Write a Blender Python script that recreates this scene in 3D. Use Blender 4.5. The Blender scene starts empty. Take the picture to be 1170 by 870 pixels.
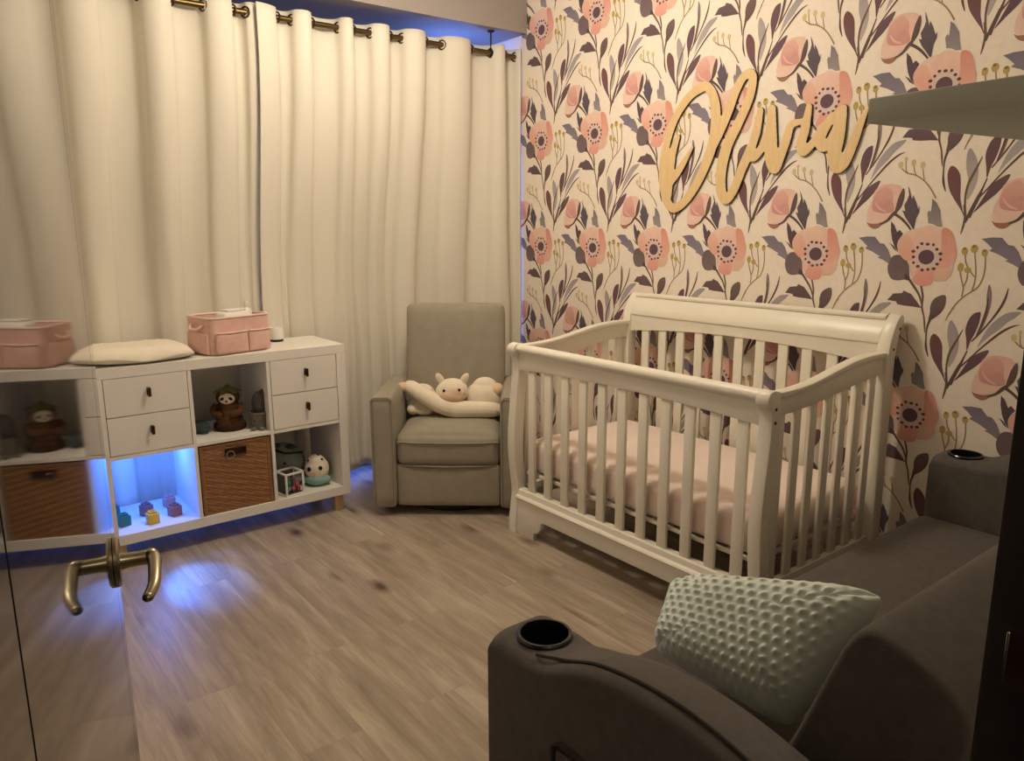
import bpy, bmesh, math, random
from math import sin, cos, pi, radians
from mathutils import Vector, Matrix
random.seed(4)
SC = bpy.context.scene
COL = SC.collection
# floral repeat, millimetres right/up of the flower centre
MOTIF = [
 ('P',[(108.1,-222.6),(123.7,-241.2),(136.9,-269.1),(143.1,-312.3),(138.5,-349.7),(125.1,-385.0),(115.6,-393.8),(112.3,-345.7),(111.7,-323.5),(102.1,-287.6),(99.9,-243.6)],(158,150,150),(182,170,162),1),
 ('P',[(327.9,-176.4),(311.9,-195.0),(289.5,-214.3),(267.6,-241.0),(239.0,-268.7),(216.2,-296.3),(204.8,-312.1),(214.3,-278.6),(235.1,-233.7),(263.0,-199.4),(285.9,-181.8),(306.7,-176.5)],(158,150,150),(176,168,166),1),
 ('P',[(218.1,-87.7),(227.3,-104.6),(231.9,-132.1),(231.0,-167.2),(222.9,-210.1),(211.2,-250.4),(194.1,-273.7),(206.8,-240.1),(213.8,-214.5),(219.1,-175.2),(215.2,-133.3),(215.4,-112.3)],(128,108,112),(140,122,122),1),
 ('S',[(220.9,-132.9),(219.9,-182.1),(209.3,-232.7),(197.0,-269.8)],[3.0,9.0,8.2,3.7],(84,64,62)),
 ('S',[(279.5,-97.9),(274.2,-132.6),(259.9,-171.8),(233.6,-219.7),(205.9,-261.7),(183.0,-293.0)],[3.0,7.5,8.2,6.0,6.0,4.5],(84,64,62)),
 ('S',[(326.8,-219.4),(306.3,-226.6),(277.7,-246.9),(246.5,-278.6),(212.1,-318.4),(177.2,-363.0),(153.3,-392.1)],[1.9,6.0,8.2,7.5,5.6,5.6,5.6],(84,64,62)),
 ('P',[(197.7,-185.8),(203.1,-190.6),(201.7,-222.8),(192.6,-259.5),(179.7,-293.4),(171.7,-327.1),(165.8,-287.8),(159.3,-252.2),(165.1,-219.1),(179.0,-194.5)],(92,66,80),(96,62,66),1),
 ('P',[(241.0,-316.6),(242.0,-325.4),(228.8,-352.3),(205.7,-380.9),(172.3,-411.5),(141.4,-442.3),(155.6,-414.0),(169.6,-386.1),(183.4,-358.5),(201.1,-337.9),(225.5,-322.1)],(100,72,84),(82,58,72),1),
 ('P',[(54.4,-278.0),(73.4,-290.8),(86.5,-315.4),(91.4,-355.9),(94.5,-393.1),(106.0,-436.6),(77.4,-399.3),(56.0,-364.4),(44.1,-324.3),(43.5,-294.2)],(106,62,62),(96,72,88),1),
 ('S',[(150.4,-253.1),(135.8,-291.2),(116.7,-337.8),(110.2,-375.9),(111.3,-413.2),(119.1,-460.9)],[3.0,7.5,9.0,7.5,6.7,6.7],(98,78,66)),
 ('S',[(173.3,-326.9),(163.1,-357.5),(152.9,-388.5),(136.9,-431.8),(129.3,-459.3)],[4.5,6.0,11.2,11.2,9.7],(84,64,62)),
 ('S',[(99.7,-426.2),(111.7,-450.8)],[5.2,3.0],(96,62,66)),
 ('S',[(108.9,-414.8),(115.0,-456.4),(113.3,-487.6),(108.0,-515.5)],[6.7,6.7,7.5,3.0],(98,78,66)),
 ('S',[(154.0,-382.0),(133.7,-432.6),(117.0,-475.5)],[10.5,11.2,8.2],(84,64,62)),
 ('S',[(-10.6,-101.0),(1.1,-144.9),(1.2,-182.2),(12.1,-218.8),(16.5,-244.7)],[7.5,7.5,7.5,5.6,5.6],(98,78,66)),
 ('S',[(12.4,-218.4),(17.2,-248.0),(21.0,-277.8)],[5.6,6.7,3.0],(98,78,66)),
 ('S',[(-54.3,-84.6),(-29.0,-116.9),(-11.9,-142.0),(-1.0,-171.2)],[9.7,9.0,7.5,5.2],(98,78,66)),
 ('S',[(35.0,-227.6),(27.3,-258.3),(27.5,-296.0),(31.3,-333.4),(41.8,-366.2)],[9.7,6.7,5.2,8.2,3.0],(84,64,62)),
 ('P',[(-129.9,-167.4),(-109.2,-140.9),(-75.4,-136.8),(-70.7,-127.0),(-41.6,-138.4),(-20.9,-161.4),(-0.0,-187.9),(-29.7,-184.7),(-63.3,-183.5),(-90.2,-179.9),(-94.9,-170.6),(-114.3,-168.2)],(92,72,84),(88,66,70),0),
 ('P',[(29.3,-228.5),(32.0,-202.1),(31.2,-176.1),(42.7,-149.4),(69.2,-134.7),(81.8,-139.3),(83.1,-168.4),(73.7,-194.8),(56.4,-214.8),(40.0,-227.5)],(104,84,82),(84,64,64),1),
 ('S',[(-121.3,321.3),(-99.4,303.9),(-69.5,295.1),(-39.0,275.8),(-11.3,246.2),(11.5,210.0)],[4.5,4.9,5.2,5.2,5.2,6.0],(150,126,84)),
 ('S',[(-108.4,351.1),(-105.2,318.6),(-97.6,303.8)],[3.7,3.7,3.7],(150,126,84)),
 ('S',[(-79.5,342.0),(-74.9,313.2),(-66.7,295.7)],[3.7,3.7,3.7],(150,126,84)),
 ('S',[(-46.1,329.2),(-41.5,300.7),(-35.4,275.6)],[3.7,3.7,3.7],(150,126,84)),
 ('D',(-125.2,334.2),(9.3,13.4),(206,178,108)),
 ('D',(-108.0,354.6),(6.0,8.2),(206,178,108)),
 ('D',(-79.4,340.2),(9.0,12.0),(206,178,108)),
 ('D',(-45.9,327.4),(9.0,13.4),(206,178,108)),
 ('S',[(99.1,-202.9),(112.9,-170.8),(136.7,-140.2),(164.1,-117.0),(184.9,-98.0),(197.2,-62.4),(199.4,-24.1),(195.2,13.8)],[4.9,4.9,4.9,4.9,4.9,4.9,4.9,4.9],(150,126,84)),
 ('S',[(113.3,-174.8),(98.8,-199.7),(89.5,-226.2)],[4.9,4.9,3.0],(150,126,84)),
 ('S',[(165.5,-115.1),(171.7,-81.2),(170.4,-39.1),(160.4,23.4)],[4.5,4.5,4.5,4.5],(150,126,84)),
 ('S',[(168.2,-63.8),(149.2,-40.0),(134.7,-12.4),(129.7,19.1)],[4.5,4.5,4.5,4.5],(150,126,84)),
 ('S',[(134.6,-136.8),(136.2,-104.5),(123.4,-62.4),(118.7,-34.1)],[4.9,4.9,4.9,4.9],(150,126,84)),
 ('S',[(134.6,-104.6),(144.8,-75.5),(144.7,-43.7)],[4.5,4.5,4.5],(150,126,84)),
 ('D',(127.5,24.4),(10.5,14.2),(186,158,84)),
 ('D',(158.4,33.0),(12.3,14.9),(186,158,84)),
 ('D',(193.0,20.0),(10.5,13.4),(186,158,84)),
 ('D',(120.2,-32.3),(10.5,15.7),(186,158,84)),
 ('D',(144.5,-41.9),(12.0,11.2),(186,158,84)),
 ('D',(126.7,32.4),(6.0,4.5),(130,108,60)),
 ('D',(156.3,40.6),(6.0,4.5),(130,108,60)),
 ('D',(192.2,26.8),(6.0,4.5),(130,108,60)),
 ('P',[(-263.1,67.5),(-231.1,72.4),(-199.3,71.9),(-177.3,47.3),(-161.6,45.7),(-144.2,25.1),(-129.7,-6.7),(-135.2,-29.6),(-159.8,-15.2),(-182.2,-6.3),(-172.7,-2.2),(-206.0,16.2),(-235.1,27.2),(-225.7,35.1),(-245.6,54.1)],(112,104,124),(132,122,138),0),
 ('P',[(-142.7,129.9),(-128.0,114.9),(-116.0,88.9),(-107.5,98.2),(-93.0,83.4),(-104.5,66.6),(-108.0,44.2),(-101.3,14.4),(-120.3,34.6),(-132.5,62.6),(-140.2,96.3)],(78,58,70),(78,58,70),0),
 ('P',[(-142.8,51.2),(-126.5,40.2),(-103.2,14.4),(-121.3,25.2)],(78,58,70),(78,58,70),0),
 ('P',[(-127.9,-4.7),(-108.0,5.2),(-84.9,0.2),(-63.8,-25.2),(-57.6,-51.1),(-55.4,-73.5),(-52.1,-88.3),(-69.1,-85.4),(-98.7,-90.7),(-122.3,-84.3),(-136.0,-62.0),(-139.2,-35.5)],(98,82,86),(112,92,98),1),
 ('P',[(-71.3,-62.9),(-53.6,-73.4),(-51.9,-90.2),(-72.8,-85.6)],(76,56,64),(76,56,64),0),
 ('P',[(-0.9,209.0),(14.3,196.2),(31.1,167.5),(36.1,135.6),(44.0,109.0),(26.7,109.0),(11.9,118.0),(-6.1,121.7),(-13.3,157.6),(-7.3,168.3),(-1.3,161.0),(-0.3,185.9)],(112,106,118),(150,140,142),0),
 ('P',[(-193.5,261.4),(-163.4,267.4),(-117.4,258.1),(-114.2,225.2),(-128.4,177.9),(-144.8,152.3),(-177.0,126.4),(-211.9,122.9),(-236.8,134.5),(-236.3,172.6),(-223.9,210.1),(-215.2,243.6)],(232,182,160),(236,194,172),1),
 ('P',[(-188.9,253.8),(-166.5,260.2),(-145.0,233.6),(-142.2,204.1),(-135.2,170.7),(-157.0,159.9),(-192.0,162.3),(-216.4,172.2),(-221.2,202.5),(-210.5,236.0)],(222,158,138),(198,118,112),1),
 ('P',[(-168.9,204.8),(-150.1,208.0),(-139.0,170.7),(-165.0,163.8),(-182.6,186.5)],(200,130,116),(200,130,116),1),
 ('S',[(-210.7,204.1),(-193.6,179.3),(-163.2,164.5)],[3.7,6.7,3.7],(232,176,158)),
 ('P',[(-238.5,130.7),(-227.8,123.0),(-195.9,120.9),(-173.1,126.4),(-186.9,107.6),(-206.0,101.9),(-226.7,111.5)],(158,104,88),(158,104,88),1),
 ('S',[(-184.0,118.2),(-158.2,131.9),(-141.0,152.2),(-125.4,166.8)],[6.0,9.0,12.7,11.2],(84,64,62)),
 ('P',[(-107.4,250.4),(-101.2,224.8),(-106.9,188.5),(-119.8,166.7),(-132.2,159.5),(-129.1,185.3),(-121.3,221.8)],(92,70,70),(84,64,66),1),
 ('S',[(-130.0,155.8),(-101.9,137.0),(-73.2,107.4),(-48.6,70.1)],[10.5,9.7,7.5,3.7],(84,64,62)),
 ('P',[(-91.7,258.8),(-82.4,238.6),(-71.9,205.7),(-70.0,223.7),(-56.6,198.1),(-46.9,172.6),(-42.6,183.3),(-42.2,161.7),(-50.9,140.1),(-55.6,96.4),(-74.6,122.1),(-91.5,144.2),(-105.2,170.1),(-93.7,166.2),(-99.5,188.3),(-90.2,206.3),(-84.6,224.2)],(88,76,92),(78,66,78),0),
 ('P',[(-74.1,4.3),(-59.1,-36.2),(-48.1,-73.1),(-23.3,-64.5),(3.4,-78.0),(39.5,-83.5),(74.1,-81.7),(93.9,-41.2),(97.3,23.0),(85.0,75.8),(34.9,96.9),(-15.3,107.7),(-57.8,100.4),(-85.8,85.7),(-97.5,52.2)],(236,196,174),(228,182,160),1),
 ('P',[(36.5,-33.7),(91.9,-35.2),(88.1,-64.0),(65.6,-79.6),(34.7,-84.9),(20.0,-45.3)],(226,178,150),(222,170,140),1),
 ('P',[(-106.0,62.9),(-111.4,40.4),(-100.9,10.7),(-76.0,-14.8),(-53.9,-14.1),(-30.2,5.1),(-43.3,26.8),(-52.7,48.7),(-70.3,78.0),(-88.8,77.9)],(232,172,146),(226,150,122),1),
 ('P',[(-52.4,45.1),(-52.0,78.1),(-36.1,100.1),(-5.4,114.5),(23.4,107.2),(45.7,93.0),(43.6,46.5),(13.3,35.2),(-15.1,34.7)],(238,192,166),(232,180,158),1),
 ('P',[(43.7,99.4),(63.9,102.2),(80.9,85.3),(92.4,50.1),(102.5,18.5),(99.4,-10.0),(87.7,-28.2),(64.9,-39.9),(36.5,-33.7),(40.1,-1.0),(47.8,42.3)],(214,120,94),(230,162,138),1),
 ('P',[(-22.2,-38.5),(-34.2,-65.0),(-43.6,-80.4),(-34.7,-96.7),(-15.6,-105.0),(6.1,-105.6),(26.7,-97.0),(32.7,-69.2),(21.0,-40.5)],(228,150,130),(220,134,114),1),
 ('D',(0.8,0.8),(44.8,44.1),(214,184,172)),
 ('D',(49.6,-7.7),(5.2,5.6),(78,54,60)),
 ('D',(39.7,-24.6),(6.4,5.6),(78,54,60)),
 ('D',(29.6,-41.5),(7.5,5.6),(78,54,60)),
 ('D',(9.6,-44.7),(5.2,5.6),(78,54,60)),
 ('D',(-10.7,-47.8),(6.4,5.6),(78,54,60)),
 ('D',(-27.7,-34.9),(7.5,5.6),(78,54,60)),
 ('D',(-44.7,-21.7),(5.2,5.6),(78,54,60)),
 ('D',(-47.1,-1.0),(6.4,5.6),(78,54,60)),
 ('D',(-49.2,19.6),(7.5,5.6),(78,54,60)),
 ('D',(-35.2,33.9),(5.2,5.6),(78,54,60)),
 ('D',(-21.2,48.0),(6.4,5.6),(78,54,60)),
 ('D',(-0.5,46.4),(7.5,5.6),(78,54,60)),
 ('D',(20.0,44.7),(5.2,5.6),(78,54,60)),
 ('D',(33.7,28.8),(6.4,5.6),(78,54,60)),
 ('D',(47.3,12.8),(7.5,5.6),(78,54,60)),
 ('D',(-0.9,-0.0),(28.4,26.9),(88,60,74)),
]

# ------------------------------------------------------------------ materials
def s2l(c):
    c = c / 255.0
    return c / 12.92 if c <= .04045 else ((c + .055) / 1.055) ** 2.4
def rgb(r, g, b): return (s2l(r), s2l(g), s2l(b), 1)
def mat(name, col, rough=.6, metal=0, noise=0, nscale=8, bump=0, bscale=200, spec=.5, sheen=0, coat=0, stretch=None):
    m = bpy.data.materials.new(name); m.use_nodes = True
    nt = m.node_tree; N = nt.nodes; L = nt.links
    b = N['Principled BSDF']
    b.inputs['Base Color'].default_value = col
    b.inputs['Roughness'].default_value = rough
    b.inputs['Metallic'].default_value = metal
    b.inputs['Specular IOR Level'].default_value = spec
    if sheen: b.inputs['Sheen Weight'].default_value = sheen
    if coat: b.inputs['Coat Weight'].default_value = coat; b.inputs['Coat Roughness'].default_value = .08
    tc = N.new('ShaderNodeTexCoord')
    vec = tc.outputs['Object']
    if stretch:
        mp = N.new('ShaderNodeMapping'); mp.inputs['Scale'].default_value = stretch
        L.new(vec, mp.inputs['Vector']); vec = mp.outputs['Vector']
    if noise:
        n = N.new('ShaderNodeTexNoise'); n.inputs['Scale'].default_value = nscale; n.inputs['Detail'].default_value = 5
        L.new(vec, n.inputs['Vector'])
        h = N.new('ShaderNodeHueSaturation'); h.inputs['Color'].default_value = col
        mr = N.new('ShaderNodeMapRange'); mr.inputs['From Min'].default_value = .3; mr.inputs['From Max'].default_value = .7
        mr.inputs['To Min'].default_value = 1 - noise; mr.inputs['To Max'].default_value = 1 + noise
        L.new(n.outputs['Fac'], mr.inputs['Value']); L.new(mr.outputs['Result'], h.inputs['Value'])
        L.new(h.outputs['Color'], b.inputs['Base Color'])
    if bump:
        n2 = N.new('ShaderNodeTexNoise'); n2.inputs['Scale'].default_value = bscale; n2.inputs['Detail'].default_value = 3
        L.new(vec, n2.inputs['Vector'])
        bp = N.new('ShaderNodeBump'); bp.inputs['Strength'].default_value = bump; bp.inputs['Distance'].default_value = .002
        L.new(n2.outputs['Fac'], bp.inputs['Height']); L.new(bp.outputs['Normal'], b.inputs['Normal'])
    return m
def emit(name, col, strength):
    m = bpy.data.materials.new(name); m.use_nodes = True
    b = m.node_tree.nodes['Principled BSDF']
    b.inputs['Base Color'].default_value = (0, 0, 0, 1)
    b.inputs['Emission Color'].default_value = col; b.inputs['Emission Strength'].default_value = strength
    return m
def attr_mat(name, rough=.75):
    m = bpy.data.materials.new(name); m.use_nodes = True
    nt = m.node_tree; N = nt.nodes; L = nt.links; b = N['Principled BSDF']
    a = N.new('ShaderNodeAttribute'); a.attribute_name = 'Col'
    tc = N.new('ShaderNodeTexCoord'); n = N.new('ShaderNodeTexNoise'); n.inputs['Scale'].default_value = 38; n.inputs['Detail'].default_value = 4
    L.new(tc.outputs['Object'], n.inputs['Vector'])
    mr = N.new('ShaderNodeMapRange'); mr.inputs['From Min'].default_value = .3; mr.inputs['From Max'].default_value = .7
    mr.inputs['To Min'].default_value = .97; mr.inputs['To Max'].default_value = 1.03
    h = N.new('ShaderNodeHueSaturation')
    L.new(n.outputs['Fac'], mr.inputs['Value']); L.new(mr.outputs['Result'], h.inputs['Value'])
    L.new(a.outputs['Color'], h.inputs['Color']); L.new(h.outputs['Color'], b.inputs['Base Color'])
    b.inputs['Roughness'].default_value = rough; b.inputs['Specular IOR Level'].default_value = .25
    return m
M = dict(
 white=mat('white_paint', rgb(236, 232, 222), .38, noise=.03, nscale=3),
 crib=mat('crib_white_lacquer', rgb(238, 232, 216), .34, noise=.03, nscale=4),
 lam=mat('white_laminate', rgb(235, 231, 224), .45, noise=.02, nscale=5),
 wall=mat('grey_wall_paint', rgb(164, 155, 150), .85, noise=.03, nscale=2, bump=.05, bscale=90),
 ceil=mat('ceiling_paint', rgb(225, 220, 210), .9, noise=.02, nscale=2),
 curtain=mat('linen_curtain', rgb(230, 224, 210), .9, noise=.03, nscale=3.5, bump=.25, bscale=260, spec=.15, stretch=(1, 1, .25)),
 rod=mat('antique_brass', rgb(112, 94, 62), .35, 1, noise=.1),
 bronze=mat('dark_bronze', rgb(84, 62, 44), .42, .9, noise=.1),
 black=mat('black_metal', rgb(22, 20, 20), .5),
 chair=mat('taupe_fabric', rgb(158, 150, 134), .9, noise=.05, nscale=18, bump=.3, bscale=420, spec=.15, sheen=.1),
 sofa=mat('charcoal_fabric', rgb(97, 91, 86), .95, noise=.1, nscale=45, bump=.45, bscale=500, spec=.1, sheen=.08),
 sofa_dark=mat('charcoal_piping', rgb(64, 58, 55), .9, noise=.08, nscale=40, spec=.1),
 cup=mat('black_cup_plastic', rgb(14, 13, 13), .3),
 rim=mat('cup_rim_plastic', rgb(26, 25, 25), .22),
 pink=mat('pink_cotton', rgb(228, 188, 176), .9, noise=.06, nscale=30, bump=.3, bscale=240, spec=.1),
 pinkt=mat('pink_trim', rgb(236, 208, 196), .9, noise=.04, nscale=30, spec=.1),
 cream=mat('cream_plush', rgb(238, 226, 206), .95, noise=.04, nscale=25, bump=.5, bscale=180, spec=.1, sheen=.2),
 peach=mat('peach_plush', rgb(232, 200, 172), .95, noise=.05, nscale=25, bump=.3, bscale=180, spec=.1, sheen=.1),
 sheet=mat('pink_white_sheet', rgb(236, 218, 208), .95, noise=.03, nscale=6, bump=.25, bscale=60, spec=.1),
 wick=mat('wicker', rgb(150, 108, 70), .7, noise=.3, nscale=40, spec=.3, stretch=(1, 1, 6)),
 wickd=mat('wicker_dark', rgb(60, 38, 22), .8, noise=.2, nscale=30),
 steel=mat('brushed_nickel', rgb(176, 166, 148), .26, 1, noise=.05),
 brass=mat('aged_lever_metal', rgb(146, 136, 112), .3, 1, noise=.08),
 quilt=mat('white_quilt', rgb(240, 230, 214), .92, noise=.03, nscale=20, bump=.3, bscale=120, spec=.12),
 plastic=mat('white_plastic', rgb(235, 232, 226), .35, noise=.02),
 wood=mat('birch_ply', rgb(228, 196, 146), .55, noise=.06, nscale=14, stretch=(1, 6, 1)),
 burnt=mat('burnt_edge', rgb(46, 30, 20), .7, noise=.1),
 legw=mat('pale_wood', rgb(206, 174, 132), .5, noise=.08, nscale=20, stretch=(6, 6, 1)),
 shelf=mat('grey_green_shelf', rgb(204, 208, 196), .55, noise=.03, nscale=6),
 dkw=mat('dark_brown_wood', rgb(34, 22, 18), .5, noise=.2, nscale=14, stretch=(6, 6, 1)),
 door=None,
 brown=mat('brown_plush', rgb(96, 66, 46), .95, noise=.12, nscale=40, bump=.5, bscale=200, spec=.1),
 brownd=mat('dark_brown_plush', rgb(66, 44, 32), .95, noise=.12, nscale=40, bump=.5, bscale=200, spec=.1),
 leafg=mat('green_felt', rgb(118, 122, 72), .9, noise=.08, nscale=30, spec=.1),
 greyp=mat('grey_plush', rgb(118, 112, 104), .95, noise=.08, nscale=40, bump=.4, bscale=200, spec=.1),
 greyd=mat('dark_grey_plush', rgb(84, 80, 78), .95, noise=.1, nscale=40, bump=.4, bscale=200, spec=.1),
 blueg=mat('blue_grey_plush', rgb(138, 150, 150), .95, noise=.06, nscale=30, bump=.4, bscale=200, spec=.1),
 teald=mat('dark_teal_plush', rgb(70, 82, 84), .95, noise=.08, nscale=30, spec=.1),
 mint=mat('mint_plush', rgb(140, 176, 168), .95, noise=.05, nscale=30, spec=.1),
 eye=mat('black_eye', rgb(14, 12, 12), .2),
 teal=mat('teal_block', rgb(38, 120, 118), .45), yellow=mat('yellow_block', rgb(226, 186, 66), .45),
 mauve=mat('mauve_block', rgb(150, 106, 112), .45), pinkb=mat('dusty_pink_block', rgb(192, 148, 148), .45),
 magenta=mat('magenta_bead', rgb(170, 70, 96), .4), greenb=mat('green_bead', rgb(88, 150, 120), .4),
 mintp=mat('pale_mint_minky', rgb(222, 232, 224), .9, noise=.03, nscale=20, spec=.15, sheen=.25),
 dark=mat('dark_void', rgb(26, 20, 17), .9),
 led=emit('blue_led', (.10, .42, 1, 1), 12),
 glow=emit('evening_window_glow', (.26, .34, .9, 1), .2),
 lampg=emit('lamp_glass', (1, .85, .62, 1), 2),
 paper=attr_mat('floral_wallpaper'),
)
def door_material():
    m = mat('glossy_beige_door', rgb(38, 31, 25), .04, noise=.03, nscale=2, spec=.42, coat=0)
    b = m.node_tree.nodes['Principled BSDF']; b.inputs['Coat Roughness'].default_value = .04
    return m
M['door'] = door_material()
def floor_material():
    m = bpy.data.materials.new('grey_oak_laminate'); m.use_nodes = True
    nt = m.node_tree; N = nt.nodes; L = nt.links; b = N['Principled BSDF']
    tc = N.new('ShaderNodeTexCoord')
    sp = N.new('ShaderNodeSeparateXYZ'); L.new(tc.outputs['Object'], sp.inputs['Vector'])
    cb = N.new('ShaderNodeCombineXYZ')     # planks run along Y
    L.new(sp.outputs['Y'], cb.inputs['X']); L.new(sp.outputs['X'], cb.inputs['Y'])
    br = N.new('ShaderNodeTexBrick'); br.offset = .37; br.offset_frequency = 2
    br.inputs['Scale'].default_value = 1; br.inputs['Brick Width'].default_value = 1.22; br.inputs['Row Height'].default_value = .185
    br.inputs['Mortar Size'].default_value = .0012; br.inputs['Mortar Smooth'].default_value = .3; br.inputs['Bias'].default_value = 0
    br.inputs['Color1'].default_value = (0, 0, 0, 1); br.inputs['Color2'].default_value = (1, 1, 1, 1); br.inputs['Mortar'].default_value = (.5, .5, .5, 1)
    L.new(cb.outputs['Vector'], br.inputs['Vector'])
    # offset the grain per plank
    off = N.new('ShaderNodeVectorMath'); off.operation = 'MULTIPLY_ADD'
    L.new(br.outputs['Color'], off.inputs[0]); off.inputs[1].default_value = (7, 13, 3); 
    L.new(tc.outputs['Object'], off.inputs[2])
    mp = N.new('ShaderNodeMapping'); mp.inputs['Scale'].default_value = (8, .85, 1); L.new(off.outputs['Vector'], mp.inputs['Vector'])
    n1 = N.new('ShaderNodeTexNoise'); n1.inputs['Scale'].default_value = 1.6; n1.inputs['Detail'].default_value = 8; n1.inputs['Roughness'].default_value = .62; n1.inputs['Distortion'].default_value = .8
    L.new(mp.outputs['Vector'], n1.inputs['Vector'])
    r1 = N.new('ShaderNodeValToRGB'); e = r1.color_ramp.elements
    e[0].position = .28; e[0].color = rgb(140, 126, 110); e[1].position = .72; e[1].color = rgb(194, 180, 161)
    x = r1.color_ramp.elements.new(.5); x.color = rgb(165, 150, 132)
    L.new(n1.outputs['Fac'], r1.inputs['Fac'])
    # fine grain
    mp2 = N.new('ShaderNodeMapping'); mp2.inputs['Scale'].default_value = (60, 3.4, 1); L.new(off.outputs['Vector'], mp2.inputs['Vector'])
    n2 = N.new('ShaderNodeTexNoise'); n2.inputs['Scale'].default_value = 2; n2.inputs['Detail'].default_value = 5; L.new(mp2.outputs['Vector'], n2.inputs['Vector'])
    mx = N.new('ShaderNodeMix'); mx.data_type = 'RGBA'; mx.blend_type = 'OVERLAY'; mx.inputs['Factor'].default_value = .26
    L.new(r1.outputs['Color'], mx.inputs[6]); L.new(n2.outputs['Fac'], mx.inputs[7])
    # dark knots
    mp3 = N.new('ShaderNodeMapping'); mp3.inputs['Scale'].default_value = (5.0, 2.3, 1); L.new(off.outputs['Vector'], mp3.inputs['Vector'])
    n4 = N.new('ShaderNodeTexNoise'); n4.inputs['Scale'].default_value = 5; n4.inputs['Detail'].default_value = 3
    L.new(tc.outputs['Object'], n4.inputs['Vector'])
    wob = N.new('ShaderNodeMix'); wob.data_type = 'RGBA'; wob.inputs['Factor'].default_value = .12
    L.new(mp3.outputs['Vector'], wob.inputs[6]); L.new(n4.outputs['Color'], wob.inputs[7])
    vo = N.new('ShaderNodeTexVoronoi'); vo.inputs['Scale'].default_value = 1.0; vo.inputs['Randomness'].default_value = 1
    L.new(wob.outputs[2], vo.inputs['Vector'])
    r2 = N.new('ShaderNodeValToRGB'); e = r2.color_ramp.elements
    e[0].position = .04; e[0].color = rgb(104, 84, 70); e[1].position = .19; e[1].color = (1, 1, 1, 1)
    x = r2.color_ramp.elements.new(.10); x.color = rgb(205, 196, 188)
    L.new(vo.outputs['Distance'], r2.inputs['Fac'])
    mu = N.new('ShaderNodeMix'); mu.data_type = 'RGBA'; mu.blend_type = 'MULTIPLY'; mu.inputs['Factor'].default_value = .9
    L.new(mx.outputs[2], mu.inputs[6]); L.new(r2.outputs['Color'], mu.inputs[7])
    # plank tone + joint
    hs = N.new('ShaderNodeHueSaturation'); mr = N.new('ShaderNodeMapRange'); mr.inputs['To Min'].default_value = .96; mr.inputs['To Max'].default_value = 1.04
    L.new(br.outputs['Color'], mr.inputs['Value']); L.new(mr.outputs['Result'], hs.inputs['Value']); L.new(mu.outputs[2], hs.inputs['Color'])
    jm = N.new('ShaderNodeMix'); jm.data_type = 'RGBA'; jm.blend_type = 'MULTIPLY'; jm.inputs[7].default_value = (.85, .83, .80, 1)
    L.new(br.outputs['Fac'], jm.inputs['Factor']); L.new(hs.outputs['Color'], jm.inputs[6])
    L.new(jm.outputs[2], b.inputs['Base Color'])
    b.inputs['Roughness'].default_value = .36; b.inputs['Specular IOR Level'].default_value = .4
    bp = N.new('ShaderNodeBump'); bp.inputs['Strength'].default_value = .15; bp.inputs['Distance'].default_value = .001
    L.new(n2.outputs['Fac'], bp.inputs['Height']); L.new(bp.outputs['Normal'], b.inputs['Normal'])
    return m
M['floor'] = floor_material()

# ------------------------------------------------------------------ helpers
def tag(o, label=None, cat=None, group=None, kind=None):
    if label: o['label'] = label
    if cat: o['category'] = cat
    if group: o['group'] = group
    if kind: o['kind'] = kind
    return o
def empty(name, loc, rz=0, label=None, cat=None, group=None):
    o = bpy.data.objects.new(name, None); COL.objects.link(o)
    o.empty_display_size = .05
    o.location = loc; o.rotation_euler = (0, 0, rz)
    return tag(o, label, cat, group)
def put(name, bm, m, parent=None, smooth=True, angle=40, loc=None, rot=None):
    me = bpy.data.meshes.new(name)
    bmesh.ops.recalc_face_normals(bm, faces=bm.faces[:])
    bm.to_mesh(me); bm.free()
    for mm in (m if isinstance(m, (list, tuple)) else [m]): me.materials.append(mm)
    o = bpy.data.objects.new(name, me); COL.objects.link(o)
    if parent: o.parent = parent
    if loc: o.location = loc
    if rot: o.rotation_euler = rot
    if smooth:
        me.shade_auto_smooth(use_auto_smooth=True, angle=radians(angle)) if hasattr(me, 'shade_auto_smooth') else None
        for p in me.polygons: p.use_smooth = True
        try: me.set_sharp_from_angle(angle=radians(angle))
        except Exception: pass
    return o
def NB(): return bmesh.new()
def box(bm, a, b, bev=0, seg=2, mi=0, M4=None):
    t = bmesh.new()
    bmesh.ops.create_cube(t, size=1)
    for v in t.verts:
        v.co = Vector((a[0] + (v.co.x + .5) * (b[0] - a[0]), a[1] + (v.co.y + .5) * (b[1] - a[1]), a[2] + (v.co.z + .5) * (b[2] - a[2])))
    if bev: bmesh.ops.bevel(t, geom=t.edges[:], offset=bev, segments=seg, profile=.5, affect='EDGES')
    merge(bm, t, mi, M4)
def merge(bm, t, mi=0, M4=None):
    vs = {}
    for v in t.verts: vs[v] = bm.verts.new(M4 @ v.co if M4 else v.co)
    for f in t.faces:
        try: nf = bm.faces.new([vs[v] for v in f.verts]); nf.material_index = mi if mi else f.material_index
        except ValueError: pass
    t.free()
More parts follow.
